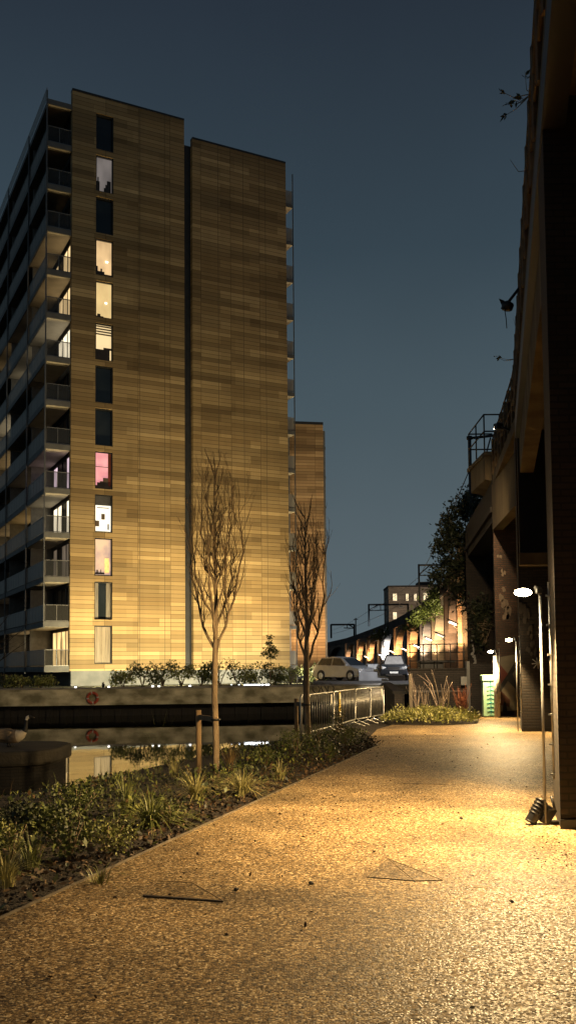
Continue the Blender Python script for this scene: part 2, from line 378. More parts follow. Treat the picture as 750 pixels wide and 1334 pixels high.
# path
edgeL = [(-6.5, -9), (-2.05, 6.56), (1.97, 20.6), (1.9, 22.6), (2.5, 26.2), (3.15, 28.1), (4.4, 27.6), (5.6, 28.2), (6.1, 30.2), (6.2, 33.2)]
b = BM(); poly(b, [(x, y, .0) for x, y in edgeL] + [(11, 37.4, 0), (11, -9, 0)])
tag(obj('path', b, gravel), None, None, kind='structure')
# thin timber/steel edging along the bed
b = BM()
for (x0, y0), (x1, y1) in zip(edgeL[:3], edgeL[1:3]):
    a = Vector((x0, y0, 0)); c = Vector((x1, y1, 0)); d = (c-a); 
    box(b, ((x0+x1)/2-.01, (y0+y1)/2, -.018), (.016, d.length, .07), rz=math.atan2(d.y, d.x)-math.pi/2)
tag(obj('path_edging', b, edging), None, None, kind='structure')
# upper ground beyond the canal
up_pts = [(-400, 30), (-80, 48), (-16.5, 54.5), (1.2, 57.0), (6.2, 60.5), (4.6, 37.9), (60, 37.9), (900, 37.9), (900, 1600), (-900, 1600)]
b = BM(); poly(b, [(x, y, QZ-.01) for x, y in up_pts])
tag(obj('upper_ground', b, grass_ground), None, None, kind='structure')
b = BM(); prism(b, [(1.6, 60.6), (5.9, 61.4), (8.6, 62), (12.5, 90), (14, 130), (13, 200), (6, 300), (-30, 300), (3.8, 160), (3.2, 90)], QZ-.2, QZ+.20)
tag(obj('road', b, asphalt), None, None, kind='structure')

# quay wall: coping beam + sheet piling
qw = thing('quay_wall', 'long mossy concrete quay wall across the dark canal below the apartment tower', 'wall', (0, 0, 0))
def wallseg(bm, pts, z0, z1, th, off=0.0):
    for (x0, y0), (x1, y1) in zip(pts, pts[1:]):
        a = Vector((x0, y0)); c = Vector((x1, y1)); d = c-a; n = Vector((-d.y, d.x)).normalized()
        a2 = a+n*off; c2 = c+n*off
        extr(bm, [(a2.x, a2.y, z0), (c2.x, c2.y, z0), (c2.x, c2.y, z1), (a2.x, a2.y, z1)], (n.x*th, n.y*th, 0))
qp = [(-120, 41.5), (-80, 48), (-16.5, 54.5), (1.2, 57.0), (6.2, 60.5)]
def QY(x): return 54.5+(x+16.5)*(2.5/17.7)
b = BM(); wallseg(b, qp, -.38, QZ-.04, 1.6); obj('wall_face', b, quay_conc, qw)
b = BM(); wallseg(b, qp, QZ-.037, QZ+.05, .62, -.06); obj('coping', b, concrete, qw)
b = BM(); wallseg(b, qp, -2.55, -.383, .3, 1.1); 
for (x0, y0), (x1, y1) in zip(qp[1:], qp[2:]):
    d = Vector((x1-x0, y1-y0)); k = int(d.length/.8)
    for i in range(k):
        t = (i+.5)/k; box(b, (x0+d.x*t+.05, y0+d.y*t+1.08, -1.5), (.34, .16, 2.22), rz=math.atan2(d.y, d.x))
obj('sheet_piling', b, sheet_pile, qw)
# graffiti scribble on the quay wall by the barriers
b = BM()
for cx_, w_ in ((411, 6), (421, 5), (430, 5)):
    pts_ = []
    for i in range(26):
        t = i/25*6.283*1.2
        pts_.append(pix(cx_ + w_*math.cos(t)*(.6+.4*math.sin(2*t)), 897 + 7*math.sin(t*1.0+cx_), 58.5))
    for p_ in pts_:   # press on to the wall plane
        t = (p_.x-1.2)/5.0; p_.y = 57.0 + 3.5*t - .03
    tube(b, pts_, .035, 4)
obj('graffiti', b, M('grey_spray', (.05, .05, .05), None), qw)
# canal end wall, between barriers and cars
cw = thing('canal_end_wall', 'low dark brick wall closing the canal behind the crowd barriers', 'wall')
b = BM(); wallseg(b, [(6.2, 60.5), (4.3, 37.7)], -2.5, QZ+.02, .4); wallseg(b, [(4.3, 37.6), (2.9, 31.0)], -2.5, -.05, .12)
obj('wall_face', b, wall_brick, cw)
b = BM(); wallseg(b, [(6.2, 60.6), (4.3, 37.7)], QZ+.023, QZ+.14, .5, -.05); obj('coping', b, sheet_pile, cw)

# ================================================================== LAMPS
warm = (1.0, .68, .31)
def wall_lamp(loc, label, power, side=Vector((-1, 0, 0)), h=2.6, col=warm, ln=.24, len_spill=(-1, .55, -.05)):
    t = thing('wall_lamp', label, 'lamp', loc, 0, 'lamps on the viaduct piers by the path')
    hd = side.normalized(); tip = hd*.34
    b = BM(); tube(b, [(-.06, 0, .02), (-.06, 0, h-.04)], .015, 8); obj('conduit', b, galv, t)
    b = BM(); tube(b, [(.045, .0, .5), (.04, 0, h+.1)], .013, 8)
    for k in range(7): box(b, (.03, .0, .55+k*.33), (.05, .03, .02))
    obj('cable_tray', b, galv, t)
    b = BM(); tube(b, [(-.06, 0, h-.05), Vector((-.06, 0, h+.03)), Vector((0, 0, h+.04))+tip*.35], .022, 8); obj('bracket_arm', b, dark_steel, t)
    ang = math.atan2(hd.y, hd.x)
    b = BM(); box(b, Vector((0, 0, h+.0))+tip*.22, (.07, .07, .06), rz=ang); obj('lamp_head', b, dark_steel, t, bevel=.012)
    b = BM(); bmesh.ops.create_uvsphere(b, u_segments=14, v_segments=8, radius=1.0, matrix=Matrix.Translation(Vector((0, 0, h-.015))+tip*.75) @ Matrix.Rotation(ang, 4, 'Z') @ Matrix.Diagonal((ln*.38, .065, .045, 1)))
    obj('lens', b, EM('lamp_lens', (1, .80, .48), 60), t)
    p = Vector(loc)+Vector((0, 0, h-.10))+tip*.85
    light('lamp_light', p, col, power, .07, 'SPOT', p+hd*.9+Vector((0, 0, -1.0)), 165, .35)
    light('lamp_spill', p+hd*.05+Vector((0, 0, .16)), col, power*.008, .07)
    if len_spill: light('lamp_side_spill', p+hd*.08+Vector((0, 0, .05)), col, power*.24, .07, 'SPOT', p+Vector(len_spill), 130, .9)
    return t
FX = lambda y: .655+.2245*y      # front plane of the near piers
lx = pix(712, 872, 10.25).x
wall_lamp((lx, 10.25, 0), 'tall pipe-fed wall lamp on the nearest pier, nearest and brightest of the three lit lamps', 2300, Vector((-1, -.1, 0)), 2.58, ln=.26)
l2 = pix(673.5, 872, 24.6); wall_lamp((l2.x, 24.45, 0), 'lit wall lamp on the pier with the painted star, middle of the three', 1300, Vector((-1, -.1, 0)), 2.45)
l3 = pix(647, 872, 32.0); wall_lamp((l3.x-.12, 31.3, 0), 'lit lamp on a thick white post beside the mint green cabinet, farthest of the three', 950, Vector((-1, -.1, 0)), 2.25)
b = BM(); tube(b, [(l3.x-.16, 31.42, 0), (l3.x-.16, 31.42, 2.1)], .10, 12)
tag(obj('white_post', b, M('white_paint', (.72, .70, .64), (.5, .47, .4), 3, .5)), 'thick white painted post standing against the graffiti pier', 'post')
# assumed, unseen next lamp of the row, on the pier just behind the camera
wall_lamp((1.15, -3.2, 0), 'assumed wall lamp, out of view on the pier behind the viewer', 330, Vector((-1, .1, 0)), 2.6)  # assumed lamp, added to light the near part of the path

# ================================================================== RAILWAY VIADUCT
via = thing('railway_viaduct', 'long sooty railway viaduct curving away along the right of the path', 'viaduct', (0, 0, 0))
ang = math.atan(.2245)
def pier_box(bm, x, y, w, d, z0, z1, a=-ang):
    """near-left corner at x,y; w to the right, d away along the viaduct"""
    ex = Vector((math.cos(a), math.sin(a), 0)); ey = Vector((-math.sin(a), math.cos(a), 0))
    ex = Vector((1, 0, 0))
    p = Vector((x, y, z0))
    extr(bm, [p, p+ex*w, p+ex*w+ey*d, p+ey*d], (0, 0, z1-z0))
# pier 1
b = BM(); pier_box(b, 2.90, 10.0, 5.0, 1.15, -.02, 8.15); obj('pier', b, black_brick, via)
# pier 0, beside / behind viewer
b = BM(); pier_box(b, 1.3, -3.4, 5.0, 1.15, -.02, 8.15); obj('pier', b, black_brick, via)
# pier 2
b = BM(); pier_box(b, 6.20, 24.7, 4.0, 1.6, -.02, 8.15); p2 = obj('pier', b, black_brick, via)
b = BM(); pier_box(b, 6.16, 24.35, 4.0, .34, 4.75, 7.95); obj('steel_box', b, black_paint, p2)
b = BM(); pier_box(b, 6.14, 24.30, 3.4, .39, 4.42, 4.74); obj('ledge', b, ochre_conc, p2)
b = BM()
ac = pix(699.5, 864, 24.68)
for k in range(4):
    a_ = k*math.pi/4+.1; r_ = .17 if k % 2 else .15
    tube(b, [ac+Vector((math.cos(a_)*r_, 0, math.sin(a_)*r_)), ac-Vector((math.cos(a_)*r_, 0, math.sin(a_)*r_))], .014, 4)
obj('painted_star', b, M('pale_spray', (.42, .40, .34), None), p2)
b = BM()
rg = random.Random(3)
for (u_, v_, s_) in ((690, 823, .05), (688, 835, .06), (693, 844, .05), (684, 800, .07), (699, 820, .04), (679, 790, .08)):
    c = pix(u_, v_, 24.685)
    for k in range(4):
        c.y -= .0015
        q = c+Vector((rg.uniform(-.1, .1), 0, rg.uniform(-.25, .15)))
        poly(b, [q+Vector((s_*math.cos(t_)*rg.uniform(.5, 1), 0, s_*2*math.sin(t_)*rg.uniform(.5, 1))) for t_ in [i*.9 for i in range(7)]])
obj('flaking_paint', b, M('flaked_paint_dim', (.07, .055, .04), None), p2)
# pier 3 with mural
P3Y = 32.4
b = BM(); x3 = pix(646, 872, P3Y).x; pier_box(b, x3, P3Y, 4.0, 1.6, -.02, 8.15); p3 = obj('pier', b, brown_brick, via)
def mural(name, col, pts, dy):
    b = BM(); extr(b, [pix(u, v, P3Y-dy) for u, v in pts], (0, .003, 0)); return obj(name, b, M(name+'_paint', col, None, 3, .8), p3)
mural('mural_ground', (.19, .16, .11), [(651, 856), (673, 852), (675, 925), (651, 927)], .006)
mural('mural_stripe', (.035, .032, .03), [(651, 893), (673, 858), (673.5, 868), (651, 902)], .011)
mural('mural_wing', (.16, .045, .03), [(651, 866), (661, 878), (651, 892)], .012)
mural('mural_block', (.05, .05, .048), [(658, 884), (666, 876), (673.5, 893), (673.5, 900)], .015)
mural('mural_roof', (.14, .06, .04), [(651, 899), (664, 912), (663, 921), (651, 918)], .016)
mural('mural_arch', (.02, .02, .018), [(654, 928), (655, 917), (657, 913), (659, 917), (660, 928)], .02)
b = BM()
rg = random.Random(5)
for (u_, v_, s_) in ((657, 790, .14), (660, 800, .12), (654, 783, .1), (657, 770, .06), (655, 748, .06), (650, 726, .05), (662, 794, .10), (658, 806, .08)):
    c = pix(u_, v_, P3Y-.004)
    for k in range(3):
        c.y -= .0012
        q = c+Vector((rg.uniform(-.08, .08), 0, rg.uniform(-.15, .15)))
        poly(b, [q+Vector((s_*math.cos(t_)*rg.uniform(.5, 1), 0, s_*1.6*math.sin(t_)*rg.uniform(.5, 1))) for t_ in [i*.78 for i in range(8)]])
obj('flaking_paint', b, M('flaked_paint', (.15, .11, .075), None), p3)
# pier 4
P4Y = 44.0
b = BM(); x4 = pix(609, 872, P4Y).x; pier_box(b, x4, P4Y, 6.0, 2.0, 0, 8.15); p4 = obj('pier', b, black_brick, via)
b = BM(); rg = random.Random(8)
for k in range(12):
    c = pix(rg.uniform(614, 621), 828+k*3.4, P4Y-.01-k*.002)
    poly(b, [c+Vector((.11*math.cos(t_)*rg.uniform(.4, 1), 0, .12*math.sin(t_)*rg.uniform(.5, 1))) for t_ in [i*.78 for i in range(8)]])
obj('graffiti', b, M('white_spray', (.3, .29, .27), None), p4)
# plinth blocks at pier feet
for (x_, y_) in ((2.90, 10.0), (6.2, 24.7)):
    b = BM(); pier_box(b, x_-.012, y_-.03, 3, .03, -.02, .10); obj('base_course', b, black_paint, via)

# back walls closing the near bays (deep dark arches)
centre = [(2.9, 10), (6.2, 24.7), (7.35, 32.4), (8.6, 44)]
b = BM()
def along(pts, off):
    res = []
    for i, (x, y) in enumerate(pts):
        if i == 0: d = Vector(pts[1])-Vector(pts[0])
        elif i == len(pts)-1: d = Vector(pts[-1])-Vector(pts[-2])
        else: d = Vector(pts[i+1])-Vector(pts[i-1])
        d.normalize(); n = Vector((d.y, -d.x)); res.append((x+n.x*off, y+n.y*off))
    return res
wl = along([(-1.6, -10), (2.9, 10), (6.2, 24.7), (7.35, 32.4), (8.6, 44), (10.6, 55)], 2.6)
wallseg(b, wl, -.02, 8.1, -.4)
obj('bay_wall', b, black_brick, via)
# deck, fascia and parapet for the near part
front = [(-1.6, -10), (FX(5), 5), (FX(10)+.0, 10), (FX(24.7), 24.7), (7.30, 32.4)]
deckp = front
b = BM()
bk = along(deckp, 7.0)
prism(b, [(x, y) for x, y in deckp] + [(x, y) for x, y in bk[::-1]], 8.16, 8.5)
obj('deck', b, ochre_conc, via)
b = BM()
fr = [(FX(11.2)+.10, 11.2), (FX(24.6)+.10, 24.6)]
wallseg(b, fr, 6.9, 8.155, -.35); wallseg(b, [(6.75, 26.35), (7.25, 32.35)], 6.55, 8.155, -.35)
obj('fascia_beam', b, ochre_conc, via)
b = BM(); extr(b, [(FX(-8)-.02, -8, 7.75), (FX(24)-.02, 24, 7.75), (FX(24)-.02, 24, 8.157), (FX(-8)-.02, -8, 8.157)], (.27, 0, 0)); obj('edge_girder', b, black_paint, via)
# soffit ribs overhead
b = BM()
for k in range(12):
    y = -6+k*1.6
    if y < 10: box(b, (FX(y)+3.4, y, 8.05), (6.2, .25, .22))
obj('soffit_rib', b, ochre_conc, via)
# parapet: posts, rails and panels with gaps
b = BM(); 
def fp(y, dz=0.0, off=0.0):
    if y <= 24.7: x = FX(y)
    else: x = 6.2+(y-24.7)*(1.10/7.7)
    return Vector((x+off, y, dz))
y = 8.0; rg = random.Random(4)
posts = []
while y < 32.5:
    posts.append(y); y += 1.15
for y in posts: box(b, fp(y, 9.12, .02), (.10, .10, 1.26))
for z_ in (9.72, 9.36, 8.98): 
    for a_, c_ in zip(posts, posts[1:]):
        tube(b, [fp(a_, z_+rg.uniform(-.02, .02)), fp(c_, z_)], .028, 5)
obj('railing', b, M('rusty_rail', (.14, .085, .035), (.07, .045, .02), 5, .8), via)
b = BM()
for a_, c_ in zip(posts, posts[1:]):
    if rg.random() < .72:
        zt = rg.choice((9.25, 9.5, 9.62)); p_ = fp(a_, 8.5, .06); q_ = fp(c_, 8.5, .06)
        extr(b, [p_, q_, q_+Vector((0, 0, zt-8.5)), p_+Vector((0, 0, zt-8.5-rg.uniform(0, .15)))], (.04, 0, 0))
obj('parapet_panel', b, ochre_conc, via)
# balcony-like refuge platform with railings
BY = 34.5
pl = BM()
a0 = pix(622, 597, BY); a1 = pix(662, 597, BY); 
zt = a0.z; zb = pix(622, 628, 33.4).z
X0 = a0.x; X1 = 7.6+.9
extr(pl, [(X0, 33.4, zt), (X0-.05, 36.4, zt), (X1, 36.4, zt), (X1, 33.4, zt)], (0, 0, -.14))
extr(pl, [(X0+.04, 33.5, zt-.143), (X1, 33.5, zt-.143), (X1, 33.5, zb-.7), (X1-.45, 33.5, zb-.1), (X0+.04, 33.5, zb+.12)], (0, 2.6, 0))
obj('refuge_platform', pl, ochre_conc, via)
b = BM()
zr = pix(622, 550, BY).z
for x_, y_ in ((X0+.03, 33.45), (X0+.03, 34.9), (X0+.03, 36.3), (X0+.6, 33.45), (X1-.35, 33.45)):
    tube(b, [(x_, y_, zt), (x_, y_, zr)], .03, 5)
for z_ in (zr, zt+(zr-zt)*.55):
    tube(b, [(X1-.3, 33.45, z_), (X0+.03, 33.45, z_), (X0+.03, 36.3, z_), (X1-.3, 36.3, z_)], .03, 5)
obj('platform_railing', b, dark_steel, via)
# viaduct bay between pier 3 and pier 5, and all the far arches
far = [(9.1, 44.0)]
piers = [(602, 55, 'o'), (584, 69, 'd'), (566, 85, 'y'), (550, 100, 'w'), (533, 114, 'o'), (515, 132, 'o'), (499, 148, 'b'), (480, 170, 'o'), (466, 190, 'o'), (451, 215, 'd')]
FP = []
for u_, y_, c_ in piers: FP.append(Vector((pix(u_, 868, y_).x, y_, 0)))
FP = [Vector((7.45, 33.0, 0)), Vector((x4+.15, 44.5, 0))]+FP+[Vector((11.0, 245, 0)), Vector((6.5, 280, 0)), Vector((-1.0, 320, 0))]
TOPZ = 8.2
for i, p in enumerate(FP[:-1]):
    q = FP[i+1]; d = (q-p); Lb = d.length; d.normalize(); n = Vector((d.y, -d.x, 0))
    if i >= 2:
        b = BM(); w2 = .45; dp = 1.0
        extr(b, [p-n*.28-d*w2, p-n*.28+d*w2, p+n*.32+d*w2, p+n*.32-d*w2], (0, 0, TOPZ-.95)); obj('pier', b, far_brick, via)
    # spandrel with arch opening
    b = BM(); N = 10; s0 = .5; s1 = Lb-.5; c = (s0+s1)/2; rr = (s1-s0)/2
    arch = []
    for k in range(N+1):
        t = math.pi*(1-k/N); arch.append((c+rr*math.cos(t), 4.2+min(2.6, rr*.62)*math.sin(t)))
    if i < 2: arch = [(s0, 7.0), (s1, 7.0)]
    for (sa, za), (sb, zb_) in zip(arch, arch[1:]):
        A = p+d*sa; B = p+d*sb
        extr(b, [A+Vector((0, 0, za)), B+Vector((0, 0, zb_)), B+Vector((0, 0, TOPZ-.9)), A+Vector((0, 0, TOPZ-.9))], n*.9)
    for sa, sb in ((0, s0), (s1, Lb)):
        A = p+d*sa; B = p+d*sb; extr(b, [A, B, B+Vector((0, 0, TOPZ-.9)), A+Vector((0, 0, TOPZ-.9))], n*.9)
    obj('arch_spandrel', b, black_brick if i < 2 else far_brick, via)
    b = BM(); A = p-n*.12; B = q-n*.12
    extr(b, [A+Vector((0, 0, TOPZ-.897)), B+Vector((0, 0, TOPZ-.897)), B+Vector((0, 0, TOPZ-.7)), A+Vector((0, 0, TOPZ-.7))], n*1.1)
    A = p; B = q
    extr(b, [A+Vector((0, 0, TOPZ-.697)), B+Vector((0, 0, TOPZ-.697)), B+Vector((0, 0, TOPZ+.35)), A+Vector((0, 0, TOPZ+.35))], n*.4)
    obj('parapet', b, black_brick if i < 2 else brown_brick, via)
    b = BM(); A = p+n*1.6; B = q+n*1.6
    extr(b, [A, B, B+Vector((0, 0, TOPZ-1)), A+Vector((0, 0, TOPZ-1))], n*.3)
    obj('bay_wall', b, M('bay_render', (.17, .17, .165), (.08, .078, .075), .7, .9), via)

# floodlights on the far piers
cols = {'o': (1, .55, .22), 'y': (1, .78, .42), 'w': (1, .88, .68), 'b': (.80, .92, 1.0), 'd': (1, .68, .38)}
heads = [(589, 812), (573, 828), (558, 833), (542, 842), (526, 846), (510, 849), (496, 854), (477, 856), (461, 858), (447, 857)]
pw = {'o': 1000, 'y': 620, 'w': 560, 'b': 1900, 'd': 300}
where = ['big bare tree', 'weed-grown arch', 'leafy tree', 'grey building', 'grey building with lit windows', 'dark pick-up', 'dark pick-up bonnet', 'concrete blocks', 'silver hatchback', 'brown apartment block']
ordn = ['nearest', 'second', 'third', 'fourth', 'fifth', 'sixth', 'seventh', 'eighth', 'ninth', 'tenth and farthest']
for i, ((u_, y_, c_), (hu, hv)) in enumerate(zip(piers, heads)):
    p = pix(hu, hv, y_-1.0); p.y = y_-1.0
    on_pier = Vector((FP[i+2].x-.25, y_-.2, p.z-.35))
    t = thing('flood_lamp', f'tilted floodlight on a far arch pier, {ordn[i]} of ten from the path', 'floodlight', on_pier, 0, 'floodlights along the far viaduct piers')
    rel = p-on_pier
    b = BM(); tube(b, [(0, 0, 0), (rel.x*.6, rel.y*.6, .15), rel*.95], .05, 6); obj('bracket_arm', b, dark_steel, t)
    s_ = y_/70
    d_ = Vector((.55, 0, -.26)).normalized()
    b = BM(); box(b, rel+Vector((0, .0, .10)), (.72*s_**.5+.1, .3, .08), ry=.42); obj('housing', b, dark_steel, t)
    b = BM(); box(b, rel, (.50*s_**.5, .2, .09), ry=.42); obj('lens', b, EM('flood_lens_'+c_, tuple(.4+.6*x for x in cols[c_]), 1.5 if c_ == 'd' else 7), t, bevel=.02)
    dd = (FP[i+3]-FP[i+1]).normalized(); nn_ = Vector((dd.y, -dd.x, 0)); q0 = FP[i+2]-dd*1.15-nn_*.05
    light('flood_light', q0+Vector((0, 0, 2.3)), cols[c_], pw[c_]*5.5, .1, 'SPOT', FP[i+2]-dd*.5+nn_*.0+Vector((0, 0, 6.4)), 84, 1.0)
    light('flood_fill', q0+Vector((-.1, 0, 4.2)), cols[c_], pw[c_]*.13, .15)
    light('flood_light_low', q0+Vector((-.2, 0, 3.8)), cols[c_], pw[c_]*.3, .1, 'SPOT', FP[i+2]-dd*.6+nn_*.3+Vector((0, 0, 0)), 80, .8)

fl = thing('added_floodlight', 'added floodlight on the viaduct parapet above the steel-boxed pier, aimed over the canal', 'floodlight', fp(25.5, 8.35, -.3), 0)  # added lamp, brightens the quay wall, saplings and tower
b = BM(); tube(b, [(.25, 0, 0), (0, 0, .1)], .03, 6); obj('bracket_arm', b, dark_steel, fl)
b = BM(); box(b, (-.06, .06, .12), (.22, .16, .16), rz=.5); obj('housing', b, dark_steel, fl)
light('flood_light', fp(25.5, 8.40, -.55), (1, .72, .40), 10500, .15, 'SPOT', (-8, 52, -1), 95, .7)  # wide spot of the added floodlight
# ================================================================== APARTMENT TOWER
BA = math.atan2(.452, .892)
C0 = Vector((-15.1, 63.7, QZ))
tw = thing('apartment_tower', 'tall apartment tower clad in banded yellow stone with balconies on its left side', 'building', C0, BA)
def tz(z): return z-QZ
wid = 17.06; dep = 46.0; g0, g1 = 8.48, 9.13
zt1 = tz(43.25); zt2 = tz(42.0); zp = tz(1.66)
wx0, wx1 = 1.74, 3.02
sill = [tz(2.15+3.1*k) for k in range(13)]; wh = 2.68
b = BM()
# left leaf of the end wall with real window openings
def wallbox(x0, x1, z0, z1): b2(b, x0, x1, 0, .4, z0, z1)
wallbox(0, wx0, zp, zt1); wallbox(wx1, g0, zp, zt1)
zz = zp
for s_ in sill:
    wallbox(wx0, wx1, zz, s_); zz = s_+wh
wallbox(wx0, wx1, zz, zt1)
obj('end_wall', b, clad, tw)
b = BM(); b2(b, g1, wid, 0, .4, zp, zt2); obj('end_wall', b, clad, tw)
b = BM(); b2(b, g0-.02, g1+.02, .42, .6, 0, zt2-.4); obj('recess_panel', b, groove_m, tw)
b = BM(); b2(b, 0.0, g0, -.03, .45, zt1+.002, zt1+.14); b2(b, g1, wid, -.03, .45, zt2+.002, zt2+.14); obj('roof_coping', b, frame_m, tw)
b = BM(); b2(b, .12, wid-.1, .06, .42, 0, zp-.002); obj('plinth', b, plinth_m, tw)
# panel joints: thin dark vertical strips
b = BM()
for x_ in (5.0, 6.9, 11.2, 13.3, 15.2):
    b2(b, x_, x_+.035, -.004, .01, zp, zt1 if x_ < g0 else zt2)
obj('panel_joint', b, M('dark_joint', (.12, .09, .05), None), tw)
# body of the building behind
b = BM(); b2(b, .3, wid-.3, .62, dep, 0, zt2-.5); obj('inner_walls', b, M('dark_render', (.05, .05, .052), None, 2, .8), tw)
b = BM(); b2(b, wid-.298, wid, .41, dep, zp, zt2-.3); obj('side_wall', b, clad, tw)
# windows
wlook = ['curt', 'dark2', 'glow', 'kitchen', 'pink', 'dark', 'dark', 'blind', 'warm', 'warm2', 'dark', 'dim', 'dark']
wE = {
 'curt': EM('curtain_glow', (.62, .47, .26), .62, .55, 2.6, (3.5, 1, .25)), 'glow': EM('mauve_room', (.95, .66, .42), .75, .5, 1.2, (1, 1, .7), (.42, .30, .33)),
 'kitchen': EM('kitchen_light', (1, .93, .75), 1.3), 'pink': EM('pink_room', (.95, .42, .40), 1.0, .4, 1.4, (1, 1, 1), (.75, .28, .30)),
 'blind': EM('lit_room_c', (1, .74, .38), 1.0), 'warm': EM('lit_room_a', (1, .70, .30), .95, .25, 1, (1, 1, .6)), 'warm2': EM('lit_room_b', (1, .66, .32), .95, .35, 1, (1, 1, .6)),
 'dim': EM('dim_room', (.30, .26, .24), .6, .4, 1, (1, 1, .4)), 'dark': dark_glass, 'dark2': dark_glass}
furn = M('furniture', (.10, .07, .05), None, 3, .6)
for k, (s_, lk) in enumerate(zip(sill, wlook)):
    yb = .26
    b = BM(); f_ = .075
    b2(b, wx0+.002, wx0+f_, .1, .3, s_+.002, s_+wh-.002); b2(b, wx1-f_, wx1-.002, .1, .3, s_+.002, s_+wh-.002)
    b2(b, wx0+f_, wx1-f_, .1, .3, s_+.002, s_+f_); b2(b, wx0+f_, wx1-f_, .1, .3, s_+wh-f_, s_+wh-.002)
    wdw = obj('window', b, frame_m, tw)
    b = BM(); b2(b, wx0+f_, wx1-f_, yb, yb+.03, s_+f_, s_+wh-f_); pn = obj('pane', b, wE[lk], wdw)
    W_ = wx1-wx0-2*f_; xx = wx0+f_
    def fur(name, mat, rects, yy=.22):
        b = BM()
        for (a0_, a1_, c0_, c1_) in rects: b2(b, xx+a0_*W_, xx+a1_*W_, yy, yy+.03, s_+f_+c0_*(wh-2*f_), s_+f_+c1_*(wh-2*f_))
        return obj(name, b, mat, wdw)
    if lk == 'blind': fur('blind', M('blind_slats', (.30, .26, .2), None), [(0, 1, .72+j*.075, .72+j*.075+.04) for j in range(4)]); fur('furniture', furn, [(0, .9, 0, .30), (.5, 1, .3, .36)], .20)
    if lk == 'kitchen':
        fur('blind', M('grey_blind', (.07, .07, .08), None), [(0, 1, .74, 1)]); fur('cupboard', M('cupboard_brown', (.12, .08, .05), None), [(.12, .88, .66, .68), (.40, .62, .34, .50), (0, .26, .14, .30), (.80, .88, .06, .22)], .20)
    if lk == 'pink': fur('curtain', M('red_drape', (.25, .06, .04), None), [(.82, 1, 0, 1)]); fur('furniture', furn, [(0, 1, 0, .08), (.12, .6, .08, .16), (.3, .55, .16, .2), (.5, .82, .08, .3), (0, .85, .60, .615)], .2)
    if lk == 'warm2': fur('furniture', furn, [(0, 1, 0, .05), (.05, .55, .05, .12), (.3, .4, .12, .2), (.0, .12, .05, .26)]); fur('pendant_lamp', EM('pendant_glow', (1, .9, .7), 6), [(.62, .78, .40, .44)], .2)
    if lk == 'warm': fur('furniture', furn, [(0, .5, 0, .04), (.1, .3, .04, .1)]); fur('pendant_lamp', EM('pendant_glow', (1, .9, .7), 6), [(.6, .72, .42, .46)], .2)
    if lk == 'dark2': fur('curtain', M('grey_voile', (.25, .23, .2), (.13, .12, .11), 5, .9, stretch=(4, 1, .2)), [(0, .22, 0, 1), (.72, 1, 0, 1)])
    if lk == 'dim': fur('furniture', furn, [(0, .22, 0, .3), (.08, .16, .3, .42), (.5, .95, 0, .14), (.6, .7, .14, .24), (.7, .95, .14, .36)])
    if lk == 'glow': fur('lamp_glow', EM('orange_glow', (1, .58, .18), 1.6, .6, 7, (2, 1, 1), (.8, .35, .1)), [(.62, .9, .06, .48)]); fur('furniture', furn, [(0, .6, .02, .07), (.1, .2, .07, .14), (.35, .4, .07, .15)], .2)
    if lk == 'curt': fur('curtain', M('beige_fold', (.35, .28, .18), None), [(.42, .46, 0, 1), (.68, .70, 0, .98), (.14, .16, .02, 1)], .235)
# balconies on the long left side: slab + soffit + glass balustrade + divider + window wall
BW = 1.72
bays = [(0.0, 6.4), (6.4, 15.0), (15.0, 23.0), (23.0, 31.0), (31.0, 39.0)]
lit = {(0, 9): 'a', (0, 8): 'a', (0, 7): 'w', (0, 4): 'p', (0, 3): 'w', (0, 0): 'o', (0, 2): 'dim', (1, 7): 'w', (1, 3): 'o', (1, 0): 'a', (2, 5): 'a', (2, 8): 'a', (1, 4): 'dim', (2, 3): 'a', (1, 8): 'dim', (2, 6): 'w', (3, 4): 'a', (3, 9): 'a', (2, 1): 'dim'}
gm = {'a': EM('flat_amber', (1, .70, .34), 1.5, .5, .9, (2, 2, .5)), 'w': EM('flat_white', (1, .86, .60), 2.0, .5, 1.1, (2, 2, .5)), 'p': EM('flat_pinkish', (.95, .70, .78), 1.2, .5, 1, (2, 2, .5)), 'o': EM('flat_gold', (1, .66, .26), 1.7, .6, 1.2, (2, 2, .6)), 'dim': EM('flat_dim', (.5, .38, .26), .35, .6, 1, (2, 2, .5))}
rib_m = M('balustrade_bar', (.20, .20, .20), None, 3, .45, .5)
